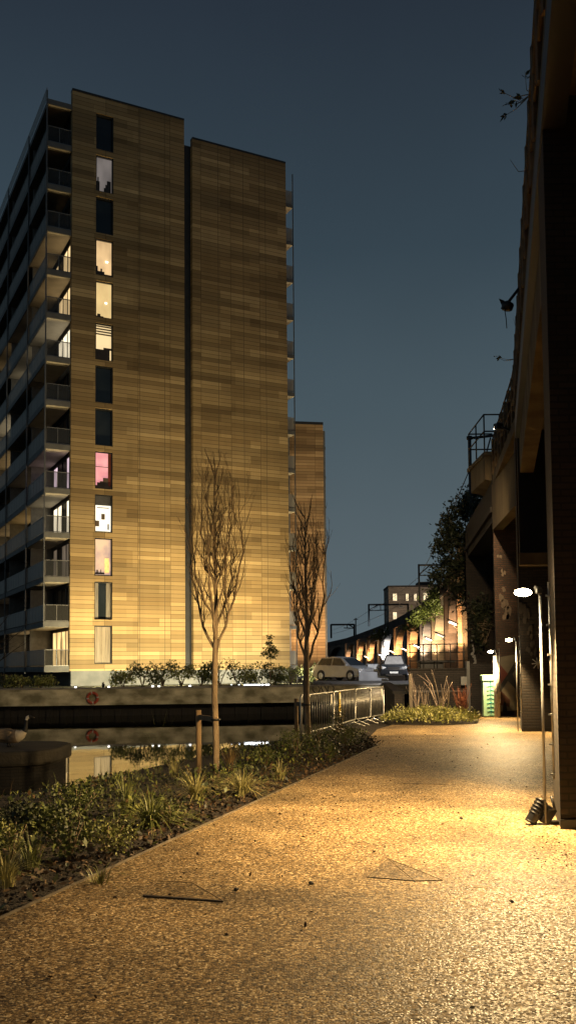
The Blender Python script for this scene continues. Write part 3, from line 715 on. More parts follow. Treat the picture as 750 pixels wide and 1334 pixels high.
for k in range(14):
    z = tz(1.98+3.09*k)
    for bi, (y0, y1) in enumerate(bays):
        b = BM(); b2(b, -BW, -.02 if k < 13 else .195, y0+.012, y1-.012, z-.36, z)
        bal = obj('balcony', b, slab_grey, tw)
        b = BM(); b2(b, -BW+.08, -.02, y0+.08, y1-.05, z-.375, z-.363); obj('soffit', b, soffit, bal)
        if k == 13: continue
        b = BM(); b2(b, -BW+.05, -BW+.07, y0+.1, y1-.1, z+.08, z+1.12)
        obj('balustrade_glass', b, rail_glass, bal)
        if bi == 0:
            b = BM(); b2(b, -BW+.08, -.05, y0+.06, y0+.075, z+.08, z+1.12); obj('balustrade_glass', b, end_glass, bal)
        b = BM(); b2(b, -BW+.03, -BW+.09, y0+.1, y1-.1, z+1.123, z+1.17)
        if bi == 0:
            b2(b, -BW+.092, -.03, y0+.04, y0+.1, z+1.123, z+1.17); b2(b, -BW+.092, -.03, y0+.04, y0+.1, z+.02, z+.075)
            b2(b, -.9, -.86, y0+.045, y0+.095, z+.08, z+1.12)
        nn = int((y1-y0)/1.0)
        for j in range(nn+1):
            yy = y0+.15+(y1-y0-.3)*j/nn; b2(b, -BW+.035, -BW+.048, yy-.02, yy+.02, z-.1, z+1.12)
        obj('balustrade_rail', b, rib_m, bal)
        if bi > 0:
            b = BM(); b2(b, -BW+.3, .2, y0-.06, y0+.06, z+.002, z+2.70); obj('divider', b, M('divider_paint', (.16, .155, .145), None), bal)
        # glazing
        lk = lit.get((bi, k)); 
        wdt = y1-y0-.9; n_ = 4 if bi == 0 else 5
        b = BM(); 
        for j in range(n_+1):
            yy = y0+.35+wdt*j/n_; b2(b, .13, .22, yy-.05, yy+.05, z+.02, z+2.5)
        b2(b, .14, .21, y0+.3, y1-.3, z+2.5, z+2.70)
        wf = obj('glazed_screen', b, frame_m, bal)
        for j in range(n_):
            ya = y0+.35+wdt*j/n_+.05; yb_ = y0+.35+wdt*(j+1)/n_-.05
            b = BM(); b2(b, .17, .19, ya, yb_, z+.05, z+2.49)
            rr_ = random.random()
            isl = lk and (rr_ < (.85 if bi == 0 else .6) or j == 0)
            obj('pane', b, gm[lk] if isl else dark_glass, wf)
b = BM(); b2(b, .2, .298, .41, dep, zp, zt2); obj('side_wall', b, M('side_render', (.16, .15, .13), None, 2, .8), tw)
b = BM()
for y_ in (0.0, 6.4, 15.0, 23.0, 31.0, 39.0):
    b2(b, -BW-.09, -BW-.003, y_-.045 if y_ else -.01, y_+.045 if y_ else .09, tz(2.0)-.5 if y_ else tz(4.6), tz(42.75))
obj('balcony_post', b, post_m, tw)
b = BM()
b2(b, -BW-.05, -BW-.02, .1, 38.9, tz(42.2), tz(43.0)); obj('roof_screen', b, rail_glass, tw)
# balconies on the far (right) side, end-on
for k in range(13):
    z = tz(1.98+3.09*k)
    b = BM(); b2(b, wid+.01, wid+.85, .5, 4.2, z-.28, z); bal = obj('side_balcony', b, slab_grey, tw)
    b = BM(); b2(b, wid+.02, wid+.84, .52, 4.1, z-.30, z-.283); obj('soffit', b, M('soffit_painted_light', (.75, .70, .6), None), bal)  # whiter paint stands in for light on these soffits
    b = BM(); b2(b, wid+.8, wid+.83, .55, 4.1, z+.05, z+1.1); b2(b, wid+.03, wid+.79, .55, .57, z+.05, z+1.1); obj('balustrade_glass', b, rail_glass, bal)
    if k != 3:
        b = BM(); b2(b, wid+.03, wid+.30, .9, 1.0, z+.1, z+2.3); obj('added_glow_panel', b, EM('added_panel_glow', (1, .85, .6), 1.6 if k % 3 else .8), bal)  # added glowing panel that lightens the side balconies
b = BM(); b2(b, wid+.86, wid+.92, .5, .58, 0, tz(41.6)); b2(b, wid+.86, wid+.92, 4.1, 4.18, 0, tz(41.6)); obj('side_balcony_post', b, post_m, tw)

# second block behind
bp = pix(377, 865, 92.0); 
sb = thing('apartment_block', 'narrow brown stone block rising just behind the tower, lower than it', 'building', (bp.x-4.5, 90.0, QZ), BA*.35)
sw = pix(425, 865, 92).x-(bp.x-4.5); zt3 = pix(400, 554, 91.5).z-QZ
b = BM(); b2(b, 0, sw, 0, 20, 1.0, zt3); obj('wall', b, clad2, sb)
b = BM(); b2(b, -.02, sw+.02, -.03, 20, zt3+.002, zt3+.25); obj('roof_coping', b, frame_m, sb)
b = BM(); b2(b, .05, sw-.05, .06, 19, 0, .998); obj('plinth', b, plinth_m, sb)
b = BM(); b2(b, sw+.01, sw+.22, .1, .25, 0, zt3-.6)
for k in range(8): b2(b, sw+.01, sw+.26, .08, .9, 2+k*3.0, 2.25+k*3.0)
obj('drainpipe', b, post_m, sb)
b = BM(); b2(b, 4.55, 4.75, -.06, -.01, 1.0, zt3-1); obj('cable_riser', b, post_m, sb)

# ---------------- facade floodlighting: assumed uplighters in the quay planting, put there to light the tower
def facade_pt(t, out, z):
    return C0 + Vector((.892*t+.452*out, .452*t-.892*out, z-QZ))
ups = [(1.0, 5.0), (6.2, 5.2), (11.2, 5.4), (15.4, 5.4)]
for i, (t_, o_) in enumerate(ups):
    p = facade_pt(t_, o_, QZ)
    ul = thing('uplighter', f'assumed small ground uplighter in the quay planting, {["leftmost", "second from left", "third from left", "rightmost"][i]} of four below the tower', 'uplighter', p, BA, 'assumed uplighters below the tower')
    b = BM(); tube(b, [(0, 0, 0), (0, 0, .12)], .09, 10); obj('base', b, black_paint, ul)
    b = BM(); tube(b, [(0, -.02, .12), (0, .08, .26)], [.08, .10], 10); obj('lamp_head', b, black_paint, ul)
    light('added_uplight', p+Vector((0, 0, .40)), (1.0, .70, .30), 3100, .25, 'SPOT', facade_pt(t_, 0, 19.0), 112, 1.0)
    light('added_uplight_low', p+Vector((0, 0, .42)), (1.0, .83, .45), 2300, .25, 'SPOT', facade_pt(t_, 0, 2.6), 150, .4)
up5 = thing('uplighter', 'added orange ground uplighter at the foot of the narrow brown block', 'uplighter', (3.4, 84.0, QZ), 0)  # added source for the orange wash on the brown block
b = BM(); tube(b, [(0, 0, 0), (0, .03, .3)], .12, 10); obj('lamp_head', b, black_paint, up5)
light('added_uplight', (3.4, 84.0, QZ+.5), (1, .64, .32), 10000, .2, 'SPOT', (2.2, 91, 13), 110, .8)
# glowing linear light on the quay edge
la = pix(296, 888.5, 56.3); lb = pix(358, 887.5, 56.6)
ll = thing('linear_light', 'bright white strip light lying on the quay edge below the shrubs', 'light', la.lerp(lb, .5), 0)
zc = QZ+.09
b = BM()
for s0_, s1_ in ((-1.25, -1.18), (-.8, -.72), (-.45, .55), (.62, .75), (.86, 1.1)): box(b, ((s0_+s1_)/2, 0, 0), (s1_-s0_, .06, .05), rz=.1)
lo_ = obj('diffuser', b, EM('strip_glow', (.9, .97, 1), 9), ll)
b = BM(); box(b, (0, .06, -.02), (2.6, .05, .05), rz=.1); obj('housing', b, dark_steel, ll)
ll.location.z = QZ+.11; ll.location.y = QY(ll.location.x)+.25
for i, (u_, lab) in enumerate(((100, 'left of the lifebuoy'), (142, 'just right of the lifebuoy'), (198, 'near the left end of the shrubs'), (206, 'second of the close pair by the shrubs'), (246, 'in front of the shrubs'))):
    p = pix(u_, 896, 55.5); 
    x_ = p.x; y_ = QY(x_)
    m_ = BM(); tube(m_, [(x_, y_+.2, QZ+.05), (x_, y_+.2, QZ+.13)], [.07, .055], 8)
    tag(obj('quay_marker_light', m_, EM('marker_glow', (1, .97, .9), 5)), f'small white marker light on the quay edge {lab}', 'light', 'marker lights on the quay edge')

# lifebuoy on the quay wall
lp = pix(122.5, 909, 55.4); x_ = lp.x; y_ = QY(x_)-.14
b = BM(); N = 24; r0, r1 = .30, .085
prev = None; rings = []
for i in range(N):
    a_ = 2*math.pi*i/N; ring = []
    for j in range(8):
        c_ = 2*math.pi*j/8; rr = r0+r1*math.cos(c_); ring.append(b.verts.new((rr*math.cos(a_), r1*math.sin(c_), rr*math.sin(a_))))
    rings.append(ring)
for i in range(N):
    for j in range(8):
        f = b.faces.new((rings[i][j], rings[(i+1) % N][j], rings[(i+1) % N][(j+1) % 8], rings[i][(j+1) % 8])); f.smooth = True
        f.material_index = 1 if (i % 6) == 0 else 0
lbuoy = obj('lifebuoy', b, [M('buoy_orange', (.45, .07, .03), (.3, .05, .02), 5, .5), M('buoy_white', (.5, .48, .42), None)])
lbuoy.location = (x_, y_, lp.z); tag(lbuoy, 'orange ring lifebuoy hanging on the quay wall', 'lifebuoy')

# ================================================================== BACKGROUND brick building with lit windows
by = 250
A = pix(506, 800, by); Bq = pix(572, 800, by)
hz = pix(506, 765, by).z
bb = thing('brick_building', 'far flat-roofed brick building with small lit windows above the viaduct', 'building', (A.x, by, QZ), 0)
w_ = Bq.x-A.x+6; h_ = hz-QZ
b = BM(); b2(b, 0, w_, 0, 12, 0, h_); obj('wall', b, yellow_brick, bb)
b = BM(); b2(b, -.15, w_+.15, -.15, 12, h_+.002, h_+.45); b2(b, 8.5, 12.5, 2, 8, h_+.46, h_+1.6); obj('roof', b, M('roof_dark', (.05, .04, .035), None), bb)
for (u0, v0, w0, h0, on) in ((514, 778, 6, 9, 1), (530, 778, 4, 9, 1), (540.5, 778, 4, 9, 1), (554, 777, 6.5, 9, 1), (567, 776, 6, 7, 1), (514, 802, 5.5, 9, 1), (530, 802, 4, 9, 0), (522, 790, 4, 1.5, 0)):
    p = pix(u0, v0, by); s = by/F
    b = BM(); cx_ = p.x-A.x; cz_ = p.z-QZ; ww = w0*s/2; hh = h0*s/2
    b2(b, cx_-ww, cx_-ww+.1, -.08, -.01, cz_-hh, cz_+hh); b2(b, cx_+ww-.1, cx_+ww, -.08, -.01, cz_-hh, cz_+hh); b2(b, cx_-.05, cx_+.05, -.08, -.01, cz_-hh, cz_+hh)
    b2(b, cx_-ww-.1, cx_+ww+.1, -.12, -.01, cz_-hh-.15, cz_-hh-.003)
    fr_ = obj('window', b, M('sash_paint', (.35, .33, .3), None), bb)
    b = BM(); b2(b, cx_-ww+.1, cx_+ww-.1, -.05, -.02, cz_-hh, cz_+hh)
    if on and u0 in (514, 554): b2(b, cx_-ww*.2, cx_+ww*.6, -.06, -.052, cz_, cz_+hh*.6)
    obj('pane', b, EM('far_room', (1, .80, .48), 1.6, .5, 1.2) if on else dark_glass, fr_)

light('far_wall_fill', (A.x+4, by-38, 6), (1, .78, .55), 26000, .5, 'SPOT', (A.x+w_/2, by, h_*.7), 60, .8)  # added fill without a fixture, brightens the far brick building
# overhead line gantries on the viaduct
def gantry(u, vtop, vbot, Y, u2, label, braces=True, vb2=None):
    a = pix(u, vtop, Y); z0 = TOPZ+.2
    g = thing('catenary_gantry', label, 'gantry', (a.x, Y, z0), 0, 'overhead line gantries on the viaduct')
    hgt = a.z-z0; w = pix(u2, vtop, Y).x-a.x; r = Y*.0011
    b = BM(); tube(b, [(0, 0, 0), (0, 0, hgt)], r, 6); obj('mast', b, dark_steel, g)
    b = BM(); tube(b, [(0, 0, hgt-.1), (w, 0, hgt-.1)], r, 6); tube(b, [(0, 0, hgt*.72), (w*.25, 0, hgt-.1)], r*.6, 5); obj('crossbeam', b, dark_steel, g)
    b = BM(); zr_ = hgt*.70
    tube(b, [(0, 0, zr_), (w*.45, 0, zr_+.1)], r*.5, 5); tube(b, [(w*.3, 0, zr_), (w*.3, 0, hgt-.1)], r*.4, 5); obj('insulator_arm', b, dark_steel, g)
    if vb2:
        b = BM(); tube(b, [(w, 0, 0), (w, 0, hgt)], r, 6); obj('mast', b, dark_steel, g)
    return a
gantry(480, 787, 830, 150, 531, 'thin overhead line gantry left of the far brick building', vb2=1)
gantry(545, 735, 800, 95, 604, 'overhead line gantry standing over the far brick building')
gantry(461, 813, 830, 210, 431, 'small distant overhead line gantry near the brown block', vb2=1)
# near mast with crossarm next to the platform
a = pix(611, 571, 46)
g = thing('line_mast', 'tall dark overhead line mast with a crossarm beside the refuge platform', 'mast', (a.x, 46, TOPZ), 0)
hh = a.z-TOPZ
b = BM(); tube(b, [(0, 0, -2.5), (0, 0, hh)], .09, 8); tube(b, [(0, 0, hh-.06), (0, 0, hh+.1)], .15, 8); obj('pole', b, dark_steel, g)
b = BM(); tube(b, [(0, 0, hh), (1.8, -.5, hh+.08)], .07, 6); tube(b, [(.1, 0, hh*.35), (1.0, -.3, hh-.05)], .04, 6); tube(b, [(0, 0, hh*.0), (.5, 0, hh*.25)], .03, 6); obj('crossarm', b, dark_steel, g)
# contact wires
b = BM()
for (p_, q_) in (((430, 822, 215), (480, 796, 150)), ((480, 796, 150), (545, 752, 95)), ((545, 752, 95), (612, 610, 46)), ((430, 826, 215), (480, 808, 150)), ((480, 808, 150), (545, 770, 95))):
    P0 = pix(*p_); P1 = pix(*q_); pts_ = [P0.lerp(P1, t/8) - Vector((0, 0, math.sin(math.pi*t/8)*.35)) for t in range(9)]
    tube(b, pts_, .028, 4)
tag(obj('overhead_wires', b, dark_steel), 'thin sagging overhead wires strung between the gantries', 'wires')
# more slender posts along the far parapet
for u_, v_, Y_ in ((463, 805, 200), (497, 816, 165)):
    a = pix(u_, v_, Y_); b = BM(); tube(b, [(a.x, Y_, TOPZ), a], .14, 6); tube(b, [a-Vector((.5, 0, .3)), a+Vector((.5, 0, -.3))], .08, 5)
    tag(obj('signal_post', b, dark_steel), f'short dark signal post on the viaduct parapet {"near the brown block" if u_ < 480 else "left of the far brick building"}', 'post')

# ================================================================== CARS
tyre = M('tyre', (.012, .012, .012), None, 5, .8); rim_m = M('alloy', (.45, .45, .46), None, 5, .3, .9)
def car(name, label, loc, rz, paint, prof, green, width, wheels, wr, lamps_z, plate_z, painted_reflection=False, grille=None):
    """x forward, profile in x/z"""
    t = thing(name, label, 'car', loc, rz)
    n = len(prof); hw = width/2
    def skin(bm, pr, w_in, w_out, z0, z1, mi=0):
        rows = []
        for s_, k_ in ((-1, 1.0), (-1, .0), (1, .0), (1, 1.0)):
            row = []
            for (x, z) in pr:
                q = (z-z0)/(z1-z0); w = w_out+(w_in-w_out)*q
                if k_ == 1.0: row.append(bm.verts.new((x*.985, s_*w, z)))
                else: row.append(bm.verts.new((x, s_*w*.86, z+.02)))
            rows.append(row)
        for a_, b_ in zip(rows, rows[1:]):
            for i in range(len(pr)):
                j = (i+1) % len(pr); f = bm.faces.new((a_[i], a_[j], b_[j], b_[i])); f.material_index = mi; f.smooth = True
        bm.faces.new(rows[0]); bm.faces.new(rows[-1][::-1])
    b = BM(); skin(b, prof, hw-.06, hw, .2, 1.0); body = obj('body', b, paint, t, bevel=.03)
    b = BM(); skin(b, green, hw*.70, hw*.93, .85, 1.5); obj('cabin', b, paint, body, bevel=.03)
    # glass: windscreen, rear window, side windows set proud
    zs = [z for x, z in green]; top = max(zs)
    gx = [x for x, z in green]
    (fx0, fz0), (fx1, fz1) = green[0], green[1]
    (rx1, rz1), (rx0, rz0) = green[-2], green[-1]
    def wat(z): return hw*.93+(hw*.70-hw*.93)*(z-.85)/.65
    b = BM()
    p0 = (fx0-.03, fz0+.05); p1 = (fx1+.03, fz1-.04)
    dn = Vector((fz1-fz0, 0, fx0-fx1)).normalized()*.035
    poly(b, [Vector((p0[0], -wat(p0[1])*.86, p0[1]))+dn, Vector((p0[0], wat(p0[1])*.86, p0[1]))+dn, Vector((p1[0], wat(p1[1])*.84, p1[1]))+dn, Vector((p1[0], -wat(p1[1])*.84, p1[1]))+dn])
    obj('windscreen', b, EM('screen_reflection', (.9, .86, .8), .12, .9, 3) if painted_reflection else dark_glass, body)  # faint emission paints a reflection into the windscreen
    b = BM()
    dn = Vector((-(rz1-rz0), 0, rx1-rx0)); dn = Vector((rz0-rz1, 0, rx1-rx0)).normalized()*.035
    if dn.x > 0: dn = -dn
    poly(b, [Vector((rx0+.03, -wat(rz0)*.82, rz0+.06))+dn, Vector((rx0+.03, wat(rz0)*.82, rz0+.06))+dn, Vector((rx1-.02, wat(rz1)*.8, rz1-.05))+dn, Vector((rx1-.02, -wat(rz1)*.8, rz1-.05))+dn])
    obj('rear_window', b, dark_glass, body)
    for s_ in (-1, 1):
        b = BM()
        for (xa, xb_) in ((rx0+.28, (fx0+rx0)/2-.05), ((fx0+rx0)/2+.03, fx0-.32)):
            zl = .95; zh = top-.09
            def xs(x, z):
                q = (z-fz0)/(fz1-fz0); xf = fx0+(fx1-fx0)*max(0, q)-.10
                q = (z-rz0)/(rz1-rz0); xr = rx0+(rx1-rx0)*max(0, q)+.10
                return min(max(x, xr), xf)
            poly(b, [(xs(xa, zl), s_*(wat(zl)+.012), zl), (xs(xb_, zl), s_*(wat(zl)+.012), zl), (xs(xb_, zh), s_*(wat(zh)+.012), zh), (xs(xa, zh), s_*(wat(zh)+.012), zh)])
        obj('side_window', b, dark_glass, body)
    for wx in wheels:
        for s_ in (-1, 1):
            b = BM(); tube(b, [(wx, s_*(hw-.17), wr), (wx, s_*(hw+.01), wr)], wr, 20); w_ = obj('wheel', b, tyre, t)
            b = BM(); tube(b, [(wx, s_*(hw+.0), wr), (wx, s_*(hw+.025), wr)], wr*.66, 16)
            obj('rim', b, rim_m, w_)
            b = BM(); tube(b, [(wx, s_*(hw-.05), wr+.02), (wx, s_*(hw+.004), wr+.02)], wr*1.16, 20); obj('wheel_arch', b, black_paint, body)
    xf = max(x for x, z in prof)
    for s_ in (-1, 1):
        b = BM(); box(b, (xf-.10, s_*(hw-.24), lamps_z), (.20, .34, .14), rz=-s_*.45, ry=.35); obj('headlight', b, M('lamp_glass', (.6, .6, .58), None, 3, .1), body, bevel=.02)
        b = BM(); box(b, (green[0][0]-.15, s_*(hw+.08), 1.0), (.12, .18, .12)); obj('wing_mirror', b, paint, body, bevel=.02)
    b = BM(); box(b, (xf+.01, 0, plate_z), (.02, .54, .12)); obj('number_plate', b, M('plate_white', (.75, .74, .68), None, 3, .5), body)
    b = BM(); box(b, (xf-.015, 0, lamps_z-.02), (.03, width*.42, .12)); box(b, (xf+.0, 0, plate_z-.16), (.03, width*.6, .1)); obj('grille', b, grille or black_paint, body)
    return t
silver = M('silver_paint', (.36, .365, .37), (.32, .325, .33), 2, .3, .5)
navy = M('dark_car_paint', (.03, .032, .036), None, 2, .3, .2)
prof = [(2.08, .30), (2.12, .55), (2.0, .74), (1.25, .93), (-1.95, 1.0), (-2.1, .85), (-2.12, .35), (-2.0, .22), (1.95, .2)]
green = [(1.2, .90), (.35, 1.44), (-.4, 1.52), (-1.55, 1.44), (-2.0, .95)]
cp = pix(449, 886, 65.0)
car('parked_car', 'silver hatchback parked on the quay edge road beside the brown block', (cp.x, 65.0, QZ+.2), R(-48), silver, prof, green, 1.75, (1.32, -1.3), .31, .68, .42, grille=M('bumper_grey', (.2, .2, .2), None)).scale = (1.1, 1.1, 1.1)
light('car_fill', (9.6, 56.5, 5.2), (.95, .95, 1.0), 3200, .15, 'SPOT', (5.0, 65, 1.0), 70, .7)  # added fill without a fixture, brightens the silver car
prof2 = [(2.35, .42), (2.4, .75), (2.3, 1.0), (1.15, 1.12), (-2.3, 1.10), (-2.4, .95), (-2.4, .45), (-2.2, .35), (2.2, .35)]
green2 = [(1.15, 1.05), (.55, 1.68), (-.2, 1.76), (-1.7, 1.72), (-2.2, 1.1)]
cp = pix(510.5, 888, 61.8)
car('parked_car', 'dark pick-up style car facing the water with a pale number plate', (cp.x+.4, 64.0, QZ+.2), R(-97), navy, prof2, green2, 1.82, (1.5, -1.5), .36, .88, .56, painted_reflection=True)
# concrete blocks and a grey utility cabinet between the cars
p = pix(484, 888, 62.4); b = BM(); box(b, (p.x+.1, 62.4, QZ+.50), (2.0, .6, .6))
tag(obj('concrete_block', b, M('grey_block', (.24, .25, .26), None, 2, .8), bevel=.03), 'low grey concrete block between the two parked cars', 'block')
p = pix(484, 870, 64.5); b = BM(); box(b, (p.x+.1, 64.5, QZ+.75), (.8, .5, 1.1)); box(b, (p.x+.1, 64.5, QZ+1.32), (.86, .56, .04))
tag(obj('utility_cabinet', b, M('pale_cabinet', (.42, .44, .45), None, 2, .5), bevel=.01), 'pale grey utility cabinet standing behind the low concrete block', 'cabinet')
# small tower-side bollard light bar by the brown block
# ================================================================== BOUNDARY WALL with railing and gate post
bw = thing('boundary_wall', 'dark brick wall with railing on top behind the planting bed', 'wall')
wx_ = [pix(533, 880, 37.0).x, pix(607, 880, 37.0).x]
b = BM(); b2(b, wx_[0], wx_[1], 37.0, 37.3, -.02, 1.62); b2(b, wx_[1]+.13, 9.5, 37.0, 37.3, -.02, 1.85); obj('wall_face', b, wall_brick, bw)
b = BM(); b2(b, wx_[0]-.04, wx_[1], 36.96, 37.34, 1.623, 1.68); obj('coping', b, wall_brick, bw)
b = BM()
for k in range(5):
    x_ = wx_[0]+.05+(wx_[1]-wx_[0]-.1)*k/4; tube(b, [(x_, 37.15, 1.66), (x_, 37.15, 2.65)], .022, 5)
for z_ in (1.98, 2.32, 2.65): tube(b, [(wx_[0], 37.15, z_), (wx_[1], 37.15, z_)], .02, 5)
obj('railing', b, dark_steel, bw)
b = BM(); b2(b, wx_[1]-.0, wx_[1]+.128, 36.93, 37.35, -.02, 1.95); obj('gate_post', b, M('grey_post', (.20, .20, .19), (.14, .14, .13), 3, .7), bw)
b = BM(); b2(b, pix(535, 880, 37).x-.1, wx_[1], 36.955, 36.998, .72, .80); obj('hand_rail', b, M('dark_rail', (.09, .085, .08), None), bw)
# pale timber post at the wall's left end
p = gnd(535, 932); b = BM(); box(b, (p.x, p.y, .75), (.12, .10, 1.5))
tag(obj('timber_post', b, M('weathered_post', (.10, .08, .055), None)), 'upright timber post at the left end of the brick wall behind the bed', 'post')
# ledge/steps under the dark car: pale slab
b = BM(); p = pix(513, 897, 50)
box(b, (5.75, 59.0, QZ-.40), (2.3, .5, .30)); tag(obj('concrete_step', b, concrete, bevel=.02), 'pale concrete step below the dark car at the canal corner', 'step')
# electric box on the gate post
b = BM(); p = pix(603.5, 887, 36.85); box(b, p, (.24, .12, .34)); tag(obj('meter_box', b, M('meter_grey', (.3, .3, .28), None, 3, .5), bevel=.01), 'small grey meter box fixed to the brick wall by its end post', 'box')
b = BM(); p = pix(567, 862, 38.2); box(b, (p.x, 38.2, p.z), (1.5, .5, .10)); box(b, (p.x-.2, 38.2, p.z-.45), (1.0, .4, .8)); tag(obj('skip_bin', b, black_paint, bevel=.02), 'dark lidded bin standing behind the brick wall', 'bin')
# mint green cabinet
p0 = gnd(624.5, 932); cz = thing('green_cabinet', 'mint green cabinet with a teal ladder-like marking at the foot of the viaduct', 'cabinet', (p0.x+.13, 31.75, 0), 0)
hc = pix(634, 887, 31.9).z
mint = M('mint_paint', (.36, .62, .42), (.30, .54, .37), 3, .55); teal = M('teal_paint', (.02, .26, .28), None, 3, .5)
b = BM(); b2(b, -.25, .25, -.05, .25, .03, hc); obj('body', b, mint, cz, bevel=.01)
b = BM(); b2(b, -.28, .28, -.08, .28, hc+.003, hc+.20); obj('top', b, mint, cz, bevel=.015)
b = BM(); b2(b, -.015, .015, -.058, -.053, .1, hc+.0); b2(b, -.014, .014, -.089, -.083, hc+.01, hc+.17)
for k in range(7):
    zc_ = .22+k*(hc-.3)/6.6
    pts_ = [(-.13+.26*i/6, -.056, zc_-.035*abs(i-3)/3) for i in range(7)]; tube(b, pts_, .0085, 4)
b2(b, -.09, .09, -.06, -.053, .06, .075)
obj('ladder_marking', b, teal, cz)

# ================================================================== CROWD BARRIERS
def barrier(loc, rz, label, sign=None, W_=2.05):
    t = thing('crowd_barrier', label, 'barrier', loc, rz, 'crowd barriers along the canal edge')
    H = 1.10; z0 = .20; r = .10
    b = BM(); pts_ = []
    for cx_, cz_, a0_ in ((W_-r, H-r, 0), (r, H-r, 90), (r, z0+r, 180), (W_-r, z0+r, 270)):
        for k in range(4):
            a_ = R(a0_+90*k/3); pts_.append((cx_+r*math.cos(a_), 0, cz_+r*math.sin(a_)))
    pts_.append(pts_[0]); tube(b, pts_, .024, 6); obj('frame', b, galv, t)
    b = BM()
    for k in range(14): x = .13+(W_-.26)*k/13; tube(b, [(x, 0, z0+.02), (x, 0, H-.02)], .0095, 5)
    obj('bars', b, galv, t)
    for x in (.28, W_-.28):
        b = BM(); tube(b, [(x, 0, z0), (x, 0, .14), (x, -.34, .02)], .018, 5); tube(b, [(x, 0, .14), (x, .30, .02)], .018, 5); obj('foot', b, galv, t)
    if sign == 'yellow':
        b = BM(); b2(b, .52, .72, -.035, -.028, .40, 1.06); s_ = obj('sign_panel', b, M('sign_yellow', (.62, .45, .05), None, 3, .5), t)
        b = BM(); b2(b, .535, .705, -.041, -.037, .88, 1.03); b2(b, .535, .705, -.041, -.037, .42, .55); obj('sign_patch', b, M('sign_white', (.7, .68, .6), None), s_)
    elif sign:
        b = BM(); b2(b, W_-.42, W_-.29, -.035, -.028, .80, 1.04); obj('tag', b, M('sign_white', (.7, .68, .6), None), t)
    return t
bp_ = [gnd(392, 968), gnd(435, 955), gnd(463, 946), gnd(483, 942.5), gnd(500, 938.5)]
labs = ['steel crowd barrier nearest the second sapling', 'steel crowd barrier carrying the yellow and white sign', 'steel crowd barrier just beyond the one with the yellow sign', 'steel crowd barrier farthest from the camera, by the planting bed']
for i in range(4):
    a = bp_[i]; c = bp_[i+1]; d = c-a; Wd = d.length-.04
    barrier((a.x, a.y, 0.0), math.atan2(d.y, d.x), labs[i], ['w', 'yellow', None, 'w'][i], Wd)

# ================================================================== TREES
def twig(bm, p, d, L_, r, rng, upv=.25, n=7, wob=.12, depth=0, maxd=3, kids=4, r_end=.25, spread=.55):
    pts = [Vector(p)]; d = Vector(d).normalized(); rad = [r]
    for i in range(n):
        d = (d + Vector((0, 0, upv)) + Vector((rng.gauss(0, wob), rng.gauss(0, wob), rng.gauss(0, wob*.5)))).normalized()
        pts.append(pts[-1]+d*(L_/n)); rad.append(max(.0028, r*(1-(1-r_end)*(i+1)/n)))
    tube(bm, pts, rad, 6 if depth < 1 else (5 if depth < 2 else 3), cap=depth < 1)
    if depth < maxd:
        for k in range(kids):
            t = rng.uniform(.15, .95) if depth else rng.uniform(.12, .9)
            i = int(t*n); q = pts[i]
            dd = (pts[min(i+1, n)]-pts[i]).normalized() if i < n else d
            side = dd.cross(Vector((rng.gauss(0, 1), rng.gauss(0, 1), rng.gauss(0, 1)))).normalized()
            nd = (dd + side*rng.uniform(spread*.6, spread*1.5)).normalized()
            twig(bm, q, nd, L_*rng.uniform(.30, .55)*(1-.3*t), rad[i]*.6, rng, upv, max(4, n-2), wob*1.1, depth+1, maxd, max(2, kids-1), r_end, spread)
def sapling(u, vb, vt, vfork, name, label, seed, cw, boughs):
    g0_ = gnd(u, vb); Y = g0_.y; rng = random.Random(seed)
    top = pix(u, vt, Y).z; zf = pix(u, vfork, Y).z; s = Y/F
    t = thing(name, label, 'tree', (g0_.x, Y, 0), 0, 'bare street saplings in the canal bed')
    b = BM()
    pts_ = [(0, 0, -.05), (.01, 0, zf*.3), (-.015, 0, zf*.65), (0, .0, zf), (.02, .01, zf+(top-zf)*.3), (-.01, 0, zf+(top-zf)*.6), (.0, 0, top-.3), (-.02, 0, top)]
    rr = .052*Y/15; tube(b, pts_, [rr*1.15, rr, rr*.95, rr*.9, rr*.55, rr*.3, rr*.13, .004], 9); obj('trunk', b, bark, t)
    b = BM()
    H = top-zf
    for i in range(boughs):
        q = i/boughs
        z = zf + H*(.0+.72*q**1.15)
        az = i*2.4+rng.uniform(-.4, .4)
        o = Vector((math.cos(az), math.sin(az), 0)); wid_ = cw*(1-.55*q)*rng.uniform(.75, 1.08)
        L_ = H*(.62*(1-q)+.18)*rng.uniform(.85, 1.1)
        P = [Vector((0, 0, z))]; rad = []; r0_ = rr*(.50*(1-q*.7)); n = 11
        for k in range(1, n+1):
            tt = k/n
            x = wid_*(1-(1-tt)**2.4) - wid_*.25*tt**3
            P.append(Vector((0, 0, z)) + o*x + Vector((rng.gauss(0, .022), rng.gauss(0, .022), L_*(.05+.95*tt**1.25)*1.0 if k else 0)))
        rad = [max(.0032, r0_*(1-.88*k/n)) for k in range(n+1)]
        tube(b, P, rad, 6)
        for k in range(14 if q < .6 else 7):
            i_ = rng.randint(2, n-1); dd = (P[i_+1]-P[i_]).normalized() if i_ < n else (P[i_]-P[i_-1]).normalized()
            side = Vector((rng.gauss(0, 1), rng.gauss(0, 1), 0)).normalized()
            twig(b, P[i_], dd*.9+side*.45, L_*rng.uniform(.16, .34), rad[i_]*.62, rng, .22, 6, .13, 1, 2, 3, .3, .4)
    for k in range(16):
        z = zf+H*rng.uniform(.35, .93); side = Vector((rng.gauss(0, 1), rng.gauss(0, 1), 0)).normalized()
        twig(b, (0, 0, z), Vector((0, 0, .9))+side*.6, H*rng.uniform(.08, .2), rr*.28, rng, .25, 5, .12, 1, 2, 2, .3, .4)
    obj('crown', b, bark, t)
    return g0_
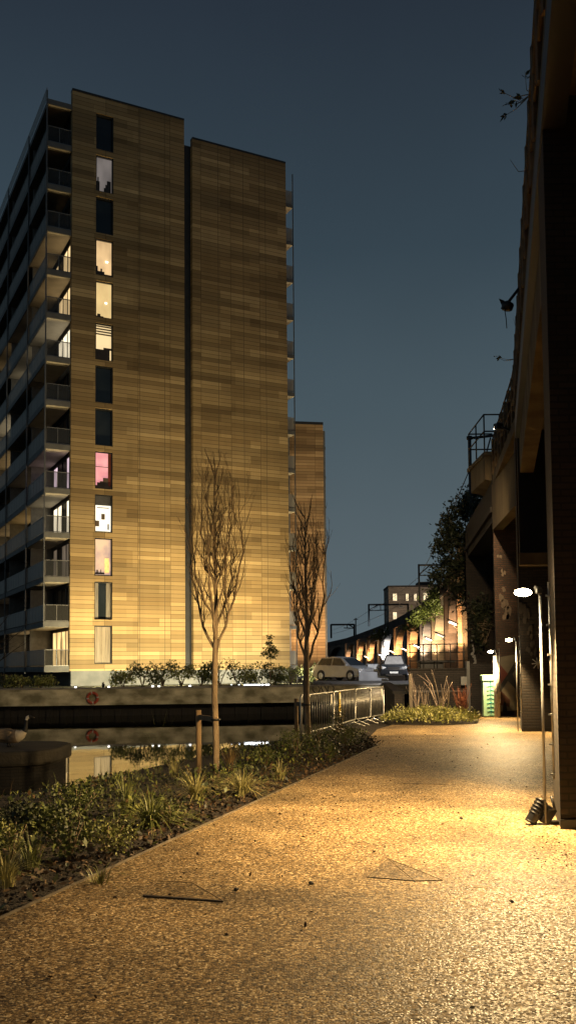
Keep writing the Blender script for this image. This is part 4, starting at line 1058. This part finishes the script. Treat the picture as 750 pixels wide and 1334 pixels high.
s1 = sapling(281, 1011, 588, 855, 'bare_sapling', 'bare upswept young tree tied to a stake, nearer of the two', 11, .52, 15)
s2 = sapling(400, 969, 655, 868, 'bare_sapling', 'bare upswept young tree beside the crowd barriers, farther of the two', 23, .50, 14)
def stake(u, vb, vt, g_, label):
    p = gnd(u, vb); zt_ = pix(u, vt, p.y).z; t = thing('tree_stake', label, 'stake', (p.x, p.y, 0))
    b = BM(); tube(b, [(0, 0, -.1), (0, 0, zt_)], .048, 8); obj('post', b, stake_m, t)
    dx = g_.x-p.x; dy = g_.y-p.y
    b = BM(); zc_ = zt_-.12; d = Vector((dx, dy, 0)); c = Vector((dx*.5, dy*.5, zc_)); box(b, c, (d.length+.1, .035, .085), rz=math.atan2(dy, dx)); obj('cross_rail', b, stake_m, t)
    b = BM(); tube(b, [(dx+.07*math.cos(a_*.785), dy+.07*math.sin(a_*.785), zc_) for a_ in range(9)], .018, 5); obj('strap', b, black_paint, t)
stake(259, 1004, 925, s1, 'round timber stake with a cross rail tied to the nearer sapling')
stake(386, 966, 910, s2, 'round timber stake with a cross rail tied to the sapling by the barriers')
# white stemmed shrub in planting bed
rng = random.Random(31)
g_ = gnd(571, 936); t = thing('pale_stemmed_shrub', 'bare multi-stemmed shrub with pale stems in the planting bed', 'shrub', (g_.x, 30.6, 0))
b = BM()
for k in range(7):
    a_ = k*.9+rng.uniform(-.2, .2); sp_ = rng.uniform(.1, .5)
    twig(b, (rng.uniform(-.08, .08), rng.uniform(-.08, .08), .05), Vector((math.cos(a_)*sp_, math.sin(a_)*sp_, 1)), rng.uniform(1.2, 1.75), .026, rng, .08, 7, .14, 0, 2, 3, .3, .45)
obj('stems', b, pale_bark, t)
g_ = gnd(603, 936); t = thing('red_stemmed_shrub', 'small red-brown twiggy shrub at the right of the planting bed', 'shrub', (g_.x, 31.2, 0))
b = BM()
for k in range(46): twig(b, (rng.uniform(-.12, .12), rng.uniform(-.1, .1), .05), Vector((rng.gauss(0, .16), rng.gauss(0, .16), 1)), rng.uniform(.7, 1.15), .009, rng, .03, 5, .05, 1, 2, 1, .3, .3)
obj('stems', b, M('red_stem', (.28, .09, .035), (.18, .06, .03), 4, .7), t)
g_ = gnd(541, 936)
for uu, lab in ((541, 'left of the pale-stemmed shrub'), (550, 'just left of the pale-stemmed shrub, shorter')):
    t = thing('upright_shrub', f'thin upright bare shrub {lab}', 'shrub', (gnd(uu, 936).x, 31.0, 0)); b = BM()
    for k in range(7): twig(b, (0, 0, .02), Vector((rng.gauss(0, .10), rng.gauss(0, .10), 1)), rng.uniform(1.0, 1.6)*(1 if uu == 541 else .7), .014, rng, .05, 6, .06, 1, 2, 2, .3, .35)
    obj('stems', b, pale_bark, t)

# ================================================================== PLANTING
def clump(bm, c, rx, ry, rz_, n, s, rng, mats=(0,), asp=.5):
    for k in range(n):
        while True:
            v = Vector((rng.uniform(-1, 1), rng.uniform(-1, 1), rng.uniform(-1, 1)))
            if v.length < 1 and v.length > .3: break
        leaf(bm, (c[0]+v.x*rx, c[1]+v.y*ry, c[2]+v.z*rz_), s*rng.uniform(.6, 1.3), asp, None, rng.choice(mats), rng)
# planting bed: bright ground-cover mound
rng = random.Random(5)
b = BM()
poly(b, [(3.1, 28.0, .006), (4.4, 27.5, .006), (5.7, 28.1, .006), (6.2, 30.2, .006), (6.3, 36.9, .006), (3.95, 36.9, .006), (3.0, 31.2, .006)])
tag(obj('bed_soil', b, soil), None, None, kind='structure')
b = BM()
for k in range(5200):
    x = rng.uniform(2.9, 6.0); y = rng.uniform(27.8, 31.0)
    cx_, cy_ = 4.5, 29.4
    q = ((x-cx_)/1.55)**2+((y-cy_)/1.6)**2
    if q > 1: continue
    h_ = .12+.42*math.sqrt(max(0, 1-q))*(.55+.9*noise.noise(Vector((x*1.7, y*1.7, 0)))+.25)
    z = rng.uniform(.25, 1)*max(.08, h_)
    leaf(b, (x, y, z), rng.uniform(.06, .13), .45, Vector((rng.gauss(0, .7), rng.gauss(0, .7)-.2, rng.gauss(.6, .5))).normalized(), 0 if rng.random() < .7 else 1, rng)
for k in range(130):
    a_ = rng.uniform(0, 6.28); q = math.sqrt(rng.random()); blade(b, (4.5+1.45*q*math.cos(a_), 29.4+1.5*q*math.sin(a_), .1), rng.uniform(.3, .6), rng.uniform(.05, .3), .02, rng, mi=1)
cov = M('cover_leaf', (.48, .46, .17), (.30, .30, .09), 3, .5, rnd=.5)
tag(obj('ground_cover', b, [cov, leaf_y]), 'bright yellow-green ground cover filling the bed at the bend of the path', 'plants', kind='stuff')
# litter of low plants along the canal bed
def bed_line(t):   # path side point and water side point at parameter
    y = t; xe = -2.05+(y-6.56)*.2863
    for (x0, y0), (x1, y1) in zip(bank, bank[1:]):
        if y0 <= y <= y1: return x0+(x1-x0)*(y-y0)/(y1-y0), xe
    return bank[0][0], xe
b = BM(); rng = random.Random(9)
for k in range(60000):
    y = rng.uniform(3.0, 25.5)**1.0; x0, x1 = bed_line(y); x0 += .02
    if y > 20.6: x1 = 1.97-(y-20.6)*.02
    if y > 22.8: x1 = 1.9+(y-22.6)*.16-.0
    if x1-x0 > 6: x0 = x1-6
    q = rng.random(); x = x0+(x1-x0)*q
    n_ = noise.noise(Vector((x*.9, y*.6, 3.1)))+.5*noise.noise(Vector((x*3, y*3, 0)))
    dens = (n_+.34)*min(1, (x1-x)/1.3+.02)*(.25+.75*(noise.noise(Vector((x*2.2, y*2.2, 8)))>-.12))
    if rng.random() > dens: continue
    h_ = max(.03, .06+.34*(n_+.15))*min(1, (x1-x)/.7+.15)*min(1, .12+max(0, x-x0-.2)/1.6)
    leaf(b, (x, y, rng.uniform(-.02, h_)), rng.choice((.03, .045, .06, .085))*rng.uniform(.8, 1.2), rng.uniform(.25, .65), Vector((rng.gauss(0, .7), rng.gauss(0, .7), rng.gauss(.5, .5))).normalized(), rng.choices((0, 1, 2, 3), (3, 5, 1.0, 1.2))[0], rng)
    if rng.random() < .07: blade(b, (x, y, -.02), rng.uniform(.12, .34)*min(1, .3+(x1-x)/1.5), rng.uniform(.05, .25), .009, rng, mi=rng.choice((0, 2, 2, 3)), seg=3)
tag(obj('low_planting', b, [leaf_g, leaf_d, leaf_y, leaf_b]), 'dense low green planting along the canal side of the path', 'plants', kind='stuff')
# fallen leaves, stones and twigs: soil litter
b = BM()
for k in range(6000):
    y = rng.uniform(3.5, 22); x0, x1 = bed_line(y); x = x1-abs(rng.gauss(0, .8))-.06
    if x < x0: continue
    leaf(b, (x, y, -.02+rng.uniform(0, .03)), rng.uniform(.03, .08), .6, Vector((rng.gauss(0, 1), rng.gauss(0, 1), rng.gauss(0, .25))).normalized(), rng.choice((0, 0, 1)), rng)
tag(obj('leaf_litter', b, [leaf_b, soil]), 'brown leaf litter on the bare soil beside the path', 'litter', kind='stuff')
# grit and dead leaves blown on to the path
b = BM(); rng = random.Random(77)
for k in range(420):
    y = rng.uniform(3.2, 24); xe = -2.05+(y-6.56)*.2863
    x = xe+abs(rng.gauss(0, .9)) if rng.random() < .6 else rng.uniform(xe, FX(y))
    if x > FX(y): continue
    leaf(b, (x, y, .006), rng.uniform(.015, .05), .5, Vector((rng.gauss(0, 1), rng.gauss(0, 1), rng.uniform(0, .25))).normalized(), 0, rng)
for k in range(200):
    y = rng.uniform(8.0, 10.5); x = FX(y)-abs(rng.gauss(0, .25))
    leaf(b, (x, y, .004), rng.uniform(.012, .035), .5, Vector((rng.gauss(0, 1), rng.gauss(0, 1), .1)).normalized(), 0, rng)
tag(obj('dead_leaves', b, [leaf_b]), 'scattered dead leaves and bits on the gravel path', 'leaves', kind='stuff')

# grass tufts
def tuft(u, v, h, n, spread, label, mat, seed, name='grass_tuft', w=.014):
    g_ = gnd(u, v); rng = random.Random(seed)
    o = BM()
    for k in range(n):
        q = rng.random(); a_ = rng.uniform(0, 6.283)
        blade(o, (g_.x+math.cos(a_)*.09*rng.random(), g_.y+math.sin(a_)*.09*rng.random(), -.03), h*rng.uniform(.55, 1.1), spread*rng.uniform(.1, 1.15), w*rng.uniform(.6, 1.2), rng, a_, 0, 5)
    tag(obj(name, o, mat), label, 'grass', 'ornamental grass tufts in the canal bed')
tuft(316, 1033, .46, 230, .80, 'large pale arching grass tuft at the foot of the nearer sapling', blade_m, 1)
tuft(256, 1040, .50, 190, .70, 'arching grass tuft just left of the nearer sapling trunk', blade_m, 2)
tuft(364, 1014, .36, 90, .35, 'small yellowish grass tuft right of the large pale one', blade_m, 3)
tuft(196, 1075, .50, 210, .85, 'wide green grass clump midway along the bed with glossy drooping blades', blade_g, 4, w=.02)
tuft(165, 1062, .62, 120, .45, 'green grass clump left of the wide drooping one', blade_g, 5)
tuft(40, 1128, .36, 90, .3, 'low green tuft at the left edge near the camera', blade_g, 6)
tuft(8, 1150, .40, 90, .38, 'pale streaked tuft cut by the left edge of the picture', blade_m, 7)
tuft(112, 1092, .35, 70, .3, 'short tuft between leafy plants left of the bed centre', blade_g, 8)
tuft(228, 1010, .45, 60, .3, 'thin reedy tuft at the water edge left of the stake', blade_m, 9, w=.008)
tuft(207, 1006, 1.15, 24, .55, 'tall thin reeds against the reflection of the tower', blade_g, 10, w=.0055)
tuft(300, 1002, .55, 90, .3, 'reddish stiff tuft behind the nearer sapling', M('russet_blade', (.20, .13, .05), (.12, .07, .03), 3, .6, rnd=.4), 11)
tuft(430, 985, .4, 90, .35, 'green tuft in front of the crowd barriers', blade_g, 12)
tuft(130, 1150, .22, 40, .25, 'tiny tuft in the bare soil near the path edge', blade_g, 13)
# leafy plants
def leafy(u, v, r, h, n, label, mats, seed, ls=.08):
    g_ = gnd(u, v); rng = random.Random(seed)
    n = int(n*1.9); ls *= .62
    t = thing('leafy_plant', label, 'plant', (g_.x, g_.y, -.03), 0, 'leafy plants in the canal bed')
    b = BM(); 
    for k in range(10):
        a_ = rng.uniform(0, 6.28); q = r*.7*rng.random(); tube(b, [(0, 0, 0), (q*.5*math.cos(a_), q*.5*math.sin(a_), h*.5), (q*math.cos(a_), q*math.sin(a_), h*rng.uniform(.7, 1))], [.008, .006, .003], 4)
    obj('stems', b, bark, t)
    b = BM(); lobes = [(rng.uniform(-.5, .5)*r, rng.uniform(-.5, .5)*r, h*rng.uniform(.4, .85), rng.uniform(.35, .6)) for _ in range(7)]
    for (x, y, z, q) in lobes: clump(b, (x, y, z), r*q, r*q, h*.35, n//7, ls, rng, (0,), .5)
    obj('foliage', b, mats, t)
leafy(70, 1092, .42, .34, 520, 'dark leafy plant near the dock pier corner', leaf_g, 1)
leafy(28, 1095, .45, .34, 420, 'broad dark leafy plant below the dock pier', leaf_d, 2, .1)
leafy(100, 1070, .4, .42, 420, 'dense leafy plant left of the green grass clump', leaf_g, 3)
leafy(140, 1110, .35, .32, 420, 'small-leaved bright plant in front of the green grass clump', leaf_y, 4, .05)
leafy(90, 1118, .3, .38, 320, 'upright leafy plant near the bare soil', leaf_g, 5, .07)
leafy(220, 1075, .3, .28, 300, 'low rounded plant just right of the wide grass clump', leaf_g, 6, .05)
leafy(345, 996, .35, .35, 420, 'rounded leafy plant behind the small yellowish tuft', leaf_g, 7, .07)
leafy(385, 988, .45, .55, 460, 'bushy green plant below the second stake', leaf_g, 8, .07)
leafy(415, 982, .45, .6, 460, 'bushy green plant right of the second sapling', leaf_g, 9, .07)
leafy(450, 974, .4, .5, 380, 'bushy plant at the foot of the signed crowd barrier', leaf_y, 10, .07)
leafy(478, 972, .3, .25, 200, 'low dark plant at the far tip of the bed', leaf_d, 11, .07)
leafy(440, 962, .35, .8, 300, 'tall leafy plant behind the tip of the bed', leaf_g, 12, .07)
leafy(360, 982, .3, .25, 200, 'dark plant on the bank left of the second stake', leaf_d, 13, .07)
leafy(15, 1120, .3, .38, 260, 'yellowish plant at the left picture edge', leaf_y, 14, .06)

# shrubs on the quay under the tower
def quay_shrub(u, Y, h, r, label, seed, mat=leaf_g, n=900):
    p = pix(u, 880, Y); rng = random.Random(seed)
    t = thing('quay_shrub', label, 'shrub', (p.x, Y, QZ-.02), 0, 'shrubs on the quay below the tower')
    b = BM()
    for k in range(7): 
        a_ = rng.uniform(0, 6.28); tube(b, [(0, 0, 0), (r*.3*math.cos(a_), r*.3*math.sin(a_), h*.5), (r*.7*math.cos(a_), r*.6*math.sin(a_), h*.95)], [.025, .018, .006], 4)
    obj('stems', b, bark, t)
    b = BM()
    for k in range(9):
        clump(b, (rng.uniform(-.8, .8)*r, rng.uniform(-.5, .5)*r, h*rng.uniform(.25, .85)), r*.45, r*.4, h*.25, n//9, .16, rng, (0,), .5)
    obj('foliage', b, mat, t)
qn = ['leftmost of the row', 'second from the left', 'third from the left', 'fourth, beside the dark recess', 'fifth, right of the dark recess', 'sixth, behind the nearer sapling', 'seventh, right of the nearer sapling', 'eighth, left of the small leafy tree', 'ninth, at the small leafy tree', 'last, rightmost at the tower corner']
for i, (u_, h_, r_) in enumerate(((160, 1.2, .7), (186, 1.6, .8), (212, 1.55, .85), (236, 1.5, .8), (262, 1.6, .85), (286, 1.55, .9), (310, 1.75, .9), (334, 1.5, .8), (358, 1.3, .8), (378, 1.4, .8))):
    quay_shrub(u_, 58.0+i*.42+((i*37) % 5)*.22, h_*(.92+.2*((i*7) % 3)/2), r_*1.32, 'leafy shrub on the quay below the tower, '+qn[i], 40+i, leaf_g if i % 3 else leaf_y, 800)
for i, (u_, h_, r_, l_) in enumerate(((6, 1.0, 1.0, 'low dark shrub at the left edge of the quay'), (30, .8, 1.0, 'low shrub on the quay left of the grey plinth'), (52, .75, 1.0, 'low yellowish shrub on the quay touching the grey plinth'), (402, 1.5, 1.0, 'dark shrub between the tower corner and the silver car'), (414, 1.1, .9, 'dark shrub directly behind the silver car'))):
    quay_shrub(u_, 57.0 if i < 3 else 67.5, h_, r_, l_, 60+i, leaf_y if i in (1, 2) else leaf_d, 700)
# small leafy tree on quay
p = pix(352, 890, 60.5); t = thing('small_leafy_tree', 'small slim tree still in leaf on the quay before the tower wall', 'tree', (p.x, 60.5, QZ))
zt_ = pix(352, 826, 60.5).z-QZ; rng = random.Random(3)
b = BM(); tube(b, [(0, 0, 0), (.02, 0, zt_*.5), (0, 0, zt_*.97)], [.035, .028, .008], 6); obj('trunk', b, bark, t)
b = BM()
for (x, z, r_, n_) in ((0, .95, .22, 60), (-.05, .82, .25, 70), (.0, .70, .42, 150), (.3, .66, .28, 80), (-.33, .62, .28, 80), (.05, .56, .35, 90), (.15, .74, .2, 40)):
    clump(b, (x, 0, zt_*z), r_, r_, r_*.6, n_, .15, rng, (0,), .6)
obj('crown', b, leaf_g, t)

# viaduct vegetation
def wild_tree(name, label, blobs, Y, base, seed, mat, ls, nper, group=None, thick=2.0):
    rng = random.Random(seed)
    bp0 = pix(base[0], base[1], Y); t = thing(name, label, 'tree', bp0, 0, group)
    bt = BM(); bf = BM()
    for (u, v, ru, rv) in blobs:
        c = pix(u, v, Y)-bp0; rx = ru*Y/F; rz_ = rv*Y/F
        yy = rng.uniform(-thick*.4, thick*.4); mid = c*.5+Vector((rng.uniform(-.3, .3), yy*.5, rng.uniform(-.2, .3)))
        tube(bt, [Vector((0, 0, 0)), mid, c+Vector((0, yy, 0))], [.09, .05, .015], 5)
        for k in range(7):
            twig(bt, mid.lerp(c+Vector((0, yy, 0)), rng.random()), Vector((rng.gauss(0, 1), rng.gauss(0, .7), rng.gauss(.4, .7))), max(rx, rz_)*rng.uniform(.9, 1.5), .02, rng, .02, 5, .2, 1, 2, 3, .3, .7)
        n = int(nper*ru*rv/100)
        for k in range(n):
            v_ = Vector((rng.gauss(0, .5), rng.gauss(0, .5), rng.gauss(0, .5)))
            leaf(bf, (c.x+v_.x*rx, yy+v_.y*thick*.5, c.z+v_.z*rz_), ls*rng.uniform(.5, 1.3), .4, None, 0, rng)
    obj('branches', bt, bark, t); obj('foliage', bf, mat, t)
wild_tree('overhanging_tree', 'dark scrubby tree growing out of the viaduct wall below the refuge platform', [(617, 650, 16, 18), (602, 665, 18, 14), (625, 690, 16, 30), (600, 700, 20, 18), (585, 690, 14, 12), (606, 735, 18, 22), (585, 735, 16, 14), (575, 712, 12, 12), (570, 752, 12, 10), (596, 765, 18, 12), (625, 740, 14, 34), (588, 672, 10, 8), (612, 780, 14, 16)], 47, (628, 770), 5, leaf_d, .26, 260, thick=3.2)
wild_tree('leafy_tree', 'lamp-lit leafy tree in front of the far viaduct arches', [(590, 775, 14, 12), (575, 782, 14, 12), (560, 790, 14, 12), (550, 800, 12, 9), (583, 795, 12, 8), (600, 760, 12, 14), (568, 770, 12, 8), (545, 808, 9, 6)], 78, (598, 800), 6, leaf_g, .30, 420, thick=3)
wild_tree('wall_scrub', 'patch of low scrub on the far arches behind the dark car', [(497, 826, 9, 5), (487, 830, 8, 4), (508, 822, 7, 4)], 140, (497, 835), 7, leaf_g, .5, 500, thick=3)
wild_tree('wall_scrub', 'greenish scrub hanging beneath the leafy tree on the arches', [(538, 812, 8, 6), (528, 818, 7, 4), (550, 818, 5, 6)], 105, (540, 822), 8, leaf_g, .4, 500, thick=3)
wild_tree('climbing_plant', 'dark climber over the pier beside the overhanging tree', [(632, 800, 8, 20), (618, 800, 8, 18), (622, 830, 8, 14)], 43.6, (628, 840), 9, leaf_d, .2, 300, thick=.5)
tp = pix(560, 835, 73); up6 = thing('uplighter', 'added ground uplighter beneath the leafy tree at the far arches', 'uplighter', (tp.x, 73, QZ))  # added source to brighten the tree's foliage
b = BM(); tube(b, [(0, 0, 0), (0, .05, .35)], .12, 10); obj('lamp_head', b, black_paint, up6)
light('added_uplight', (tp.x, 72.6, QZ+.6), (1, .84, .46), 6500, .2, 'SPOT', (tp.x+.6, 77.5, 7.0), 100, .8)
# twigs sprouting from the parapet
rng = random.Random(12)
def sprout(u, v, Y, ends, label, lf=True):
    p = pix(u, v, Y); t = thing('wall_sprout', label, 'plant', p, 0, 'sprigs growing from the viaduct parapet')
    b = BM(); bl = BM()
    for (eu, ev) in ends:
        e_ = pix(eu, ev, Y)-p; mid = e_*.5+Vector((0, .1, -.04+rng.uniform(-.04, .08)))
        tube(b, [(0, 0, 0), mid, e_], [.009, .006, .003], 4)
        if lf:
            for k in range(5): leaf(bl, e_.lerp(mid, rng.uniform(0, .5)), rng.uniform(.06, .13), .45, (e_.normalized()+Vector((rng.gauss(0, .5), rng.gauss(0, .5), rng.gauss(0, .5)))).normalized(), 0, rng)
    obj('stem', b, bark, t)
    if lf: obj('leaves', bl, leaf_d, t)
    else: bl.free()
sprout(692, 122, 12.6, [(658, 134), (668, 130), (677, 125), (683, 92), (655, 152), (650, 118)], 'leafy sprig high on the parapet at the top right')
sprout(689, 222, 14.6, [(664, 208)], 'single thin twig on the parapet below the leafy sprig', False)
sprout(671, 468, 23.0, [(645, 464), (650, 466)], 'thin sprig on the parapet above the refuge platform')
sprout(676, 430, 20.0, [(668, 415)], 'short twig on the parapet just below the hanging lantern', False)
# hanging old lantern
p = pix(689, 358, 18.5); t = thing('bracket_lantern', 'old dark lantern leaning from the parapet on a thin arm with a dangling wire', 'lantern', p)
q = pix(662, 393, 18.2)-p
b = BM(); tube(b, [(0, 0, 0), q*.5, q], .03, 6); obj('arm', b, black_paint, t)
b = BM(); d = q.normalized(); tube(b, [q, q+Vector((-.02, 0, -.05)), q+Vector((-.04, 0, -.16)), q+Vector((-.05, 0, -.19))], [.05, .13, .11, .03], 8)
poly(b, [q+Vector((-.08, 0, .02)), q+Vector((-.20, .0, .07)), q+Vector((-.13, .03, -.08))]); poly(b, [q+Vector((-.05, 0, -.0)), q+Vector((-.12, .0, -.18)), q+Vector((-.16, .03, -.12))])
obj('lamp_shade', b, black_paint, t)
b = BM(); tube(b, [q+Vector((-.09, 0, -.12)), q+Vector((-.06, 0, -.35)), q+Vector((-.05, 0, -.55))], .009, 4); obj('wire', b, black_paint, t)

# ================================================================== DOCK PIER + GOOSE
dk = thing('dock_pier', 'dark brick dock pier with a rounded stone coping in the water', 'pier')
def round_poly(x0, x1, y0, y1, r, n=8):
    pts = [(x0, y1), (x0, y0)]
    for k in range(n+1): a_ = -math.pi/2+math.pi/2*k/n; pts.append((x1-r+r*math.cos(a_), y0+r+r*math.sin(a_)))
    for k in range(n+1): a_ = math.pi/2*k/n; pts.append((x1-r+r*math.cos(a_), y1-r+r*math.sin(a_)))
    return pts
b = BM(); prism(b, round_poly(-14, -5.62, 21.2, 24.2, .9), -2.5, -.452); obj('brickwork', b, brick_mat('dock_brick', (.018, .014, .010), (.012, .010, .008), (.008, .007, .006), .23, .075, .8, .8), dk)
b = BM(); prism(b, round_poly(-14.05, -5.48, 21.05, 24.3, 1.0), -.45, -.10); obj('coping', b, M('dark_coping', (.05, .042, .028), (.022, .019, .013), 2.5, .8, bump=.6), dk, bevel=.07)
# goose
gp = pix(16, 967, 22.9); 
def goose():
    b = BM()
    # spine from tail to bill, x forward; radii elliptical
    sp_ = [(-.52, .20, .012, .03), (-.44, .21, .035, .07), (-.32, .215, .085, .115), (-.15, .20, .125, .145), (.03, .185, .135, .15), (.18, .19, .12, .13), (.26, .225, .085, .09), (.31, .28, .052, .052), (.335, .35, .036, .036), (.34, .43, .030, .030), (.345, .49, .030, .030), (.365, .535, .036, .034), (.40, .552, .036, .032), (.435, .548, .026, .022), (.46, .540, .016, .014), (.50, .532, .008, .010)]
    rings = []; n = 12
    for i, (x, z, rz_, ry_) in enumerate(sp_):
        a = sp_[max(0, i-1)]; c = sp_[min(len(sp_)-1, i+1)]; t_ = Vector((c[0]-a[0], 0, c[1]-a[1])).normalized(); nn = Vector((-t_.z, 0, t_.x))
        rings.append([b.verts.new(Vector((x, 0, z))+nn*rz_*math.cos(6.2832*k/n)+Vector((0, 1, 0))*ry_*math.sin(6.2832*k/n)) for k in range(n)])
    for i, (r0_, r1_) in enumerate(zip(rings, rings[1:])):
        for k in range(n):
            f = b.faces.new((r0_[k], r0_[(k+1) % n], r1_[(k+1) % n], r1_[k])); f.smooth = True
            low = math.cos(6.2832*(k+.5)/n) < -.35
            if i < 2: f.material_index = 2 if low else 1
            elif i < 5: f.material_index = 2 if (low and i < 3) else 0
            elif i < 7: f.material_index = 2
            elif i < 12: f.material_index = 3 if (i in (10, 11) and abs(math.cos(6.2832*(k+.5)/n)) < .75) else 1
            else: f.material_index = 1
    b.faces.new(rings[0]); b.faces.new(rings[-1][::-1])
    return b
gt = thing('goose', 'goose with a black neck and white cheek sitting on the dock pier', 'goose', (gp.x+.0, 22.6, -.10), R(-4)); gt.scale = (1.3, 1.3, 1.3)
obj('body', goose(), [M('goose_brown', (.36, .27, .18), (.22, .16, .10), 14, .8), M('goose_black', (.012, .011, .010), None, 5, .6), M('goose_pale', (.62, .55, .44), (.5, .43, .33), 9, .8), M('goose_white', (.7, .66, .58), None, 5, .8)], gt)
for s_ in (-1, 1):
    b = BM()
    ws = [(-.50, .215, .02, .016), (-.36, .24, .07, .03), (-.18, .235, .10, .04), (.0, .22, .105, .035), (.10, .21, .07, .02)]
    rings = []
    for (x, z, h_, w_) in ws: rings.append([b.verts.new((x, s_*(.085+.055*math.sin((x+.55)*4)+w_*.8*math.cos(6.2832*k/8)), z+h_*math.sin(6.2832*k/8))) for k in range(8)])
    for r0_, r1_ in zip(rings, rings[1:]):
        for k in range(8): f = b.faces.new((r0_[k], r0_[(k+1) % 8], r1_[(k+1) % 8], r1_[k])); f.smooth = True
    b.faces.new(rings[0]); b.faces.new(rings[-1]); obj('wing', b, M('goose_wing', (.22, .16, .10), (.38, .29, .19), 20, .8, stretch=(.5, 1, 3)), gt)
    b = BM(); tube(b, [(0, s_*.05, .09), (.02, s_*.05, .0)], .014, 5); box(b, (.05, s_*.05, .008), (.09, .07, .012)); obj('leg', b, M('goose_black', (.01, .01, .01)), gt)
b = BM()
for s_ in (-1, 1): bmesh.ops.create_icosphere(b, subdivisions=1, radius=.006, matrix=Matrix.Translation((.405, s_*.031, .562)))
obj('eyes', b, black_paint, gt)

# ================================================================== THINGS ON THE PATH
# fallen floodlight at the pier foot, with its cable
p = gnd(706, 1074); t = thing('ground_floodlight', 'black finned floodlight tipped over at the foot of the nearest pier', 'floodlight', (p.x, p.y, 0), 0)
b = BM(); axis = Vector((.50, .12, .80)).normalized(); base_ = Vector((-.13, 0, .035))
tube(b, [base_, base_+axis*.27], [.065, .065], 12); tube(b, [base_-axis*.012, base_], [.072, .072], 12)
bd = obj('lamp_body', b, black_paint, t, bevel=.006)
b = BM()
for k in range(5): tube(b, [base_+axis*(.09+k*.04), base_+axis*(.10+k*.04)], [.074, .074], 12)
obj('cooling_fins', b, black_paint, bd)
b = BM(); box(b, (.06, .0, .10), (.11, .10, .20), ry=.55); obj('driver_box', b, black_paint, t, bevel=.012)
b = BM(); box(b, (.12, .02, .02), (.14, .11, .035)); obj('stand', b, dark_steel, t, bevel=.006)
jb = Vector((lx, 10.22, .42))-Vector((p.x, p.y, 0))
b = BM(); tube(b, [jb+Vector((0, 0, -.1)), jb+Vector((.03, -.02, -.24)), Vector((jb.x*.8, jb.y*.6, .16)), Vector((.12, .02, .14))], .016, 6); obj('cable', b, black_paint, t)

# recessed covers set in the gravel: thin steel frames with a diagonal seam
def cover(pts, label, diag=None, w=.007):
    t = thing('access_cover', label, 'cover', gnd(*pts[0]), 0, 'recessed access covers in the path'); o = gnd(*pts[0])
    b = BM(); P = [gnd(*q)-o for q in pts]
    def bars(nm, segs, ww, mt):
        b = BM()
        for A_, B_ in segs:
            d = B_-A_; box(b, (A_+B_)/2+Vector((0, 0, .003)), (d.length, ww, .006), rz=math.atan2(d.y, d.x))
        return obj(nm, b, mt, t)
    fm1 = M('rusty_frame', (.05, .035, .022), None, 5, .7); fm2 = M('worn_frame', (.26, .18, .09), (.12, .075, .035), 30, .8)
    bars('front_edge', [(P[0], P[1])], w, fm1)
    bars('frame', list(zip(P[1:], P[2:]+P[:1])), w*.7, fm2)
    if diag: bars('seam', [(gnd(*diag[0])-o, gnd(*diag[1])-o)], w*.7, fm2)
    b = BM(); poly(b, [q+Vector((0, 0, .003)) for q in P]); obj('tray', b, cover_m, t)
cover_m = gravel.copy(); cover_m.name = 'tray_gravel'
for nd in cover_m.node_tree.nodes:
    if nd.type == 'VALTORGB':
        for e_ in nd.color_ramp.elements: e_.color = (*[c*.82 for c in e_.color[:3]], 1)
cover([(187, 1166), (291, 1174), (250, 1150), (205, 1148)], 'recessed cover in the near left of the path with a dark front edge', None, .012)
cover([(478, 1143), (540, 1148), (576, 1147), (505, 1119)], 'recessed cover with a diagonal seam near the middle of the path', ((505, 1119), (540, 1148)))
cover([(525, 1021), (580, 1022), (586, 1016), (532, 1015)], 'far rectangular cover in the lamplight on the path', None, .03)
b = BM(); A_ = gnd(187, 1168); B_ = gnd(291, 1175); d = B_-A_; box(b, (A_+B_)/2+Vector((0, 0, .006)), (d.length, .016, .01), rz=math.atan2(d.y, d.x))
tag(obj('steel_lip', b, M('rusty_frame', (.05, .035, .022))), 'raised dark steel lip along the front of the near left cover', 'strip')
# small pebbles
rng = random.Random(99)
for i, (u, v, lab) in enumerate(((405, 1152, 'small dark stone in the middle of the path between the covers'), (308, 1160, 'little dark stone right of the near left cover'), (600, 1067, 'dark pebble on the bright part of the path'))):
    g_ = gnd(u, v); b = BM(); bmesh.ops.create_icosphere(b, subdivisions=2, radius=.022)
    for v_ in b.verts: v_.co *= 1+.35*noise.noise(v_.co*40+Vector((i, 0, 0))); v_.co.z *= .6
    o = obj('stone', b, M('dark_stone', (.05, .04, .03), None)); o.location = (g_.x, g_.y, .012); tag(o, lab, 'stone')
# bare branches at the far left in front of the balconies
t = thing('bare_tree', 'bare spreading tree at the left edge before the tower balconies', 'tree', (pix(10, 880, 57).x-1.5, 57, QZ)); rng = random.Random(21)
b = BM()
twig(b, (0, 0, -.1), (.12, 0, 1), 4.6, .12, rng, .08, 8, .08, 0, 3, 9, .15, .75)
for k in range(4): twig(b, (0.1, 0, 1.2+k*.6), (1, rng.uniform(-.3, .3), .5), 3.4-k*.4, .05, rng, .04, 8, .12, 1, 3, 6, .2, .6)
obj('branches', b, M('dark_bark', (.04, .03, .02), None, 5, .9), t)
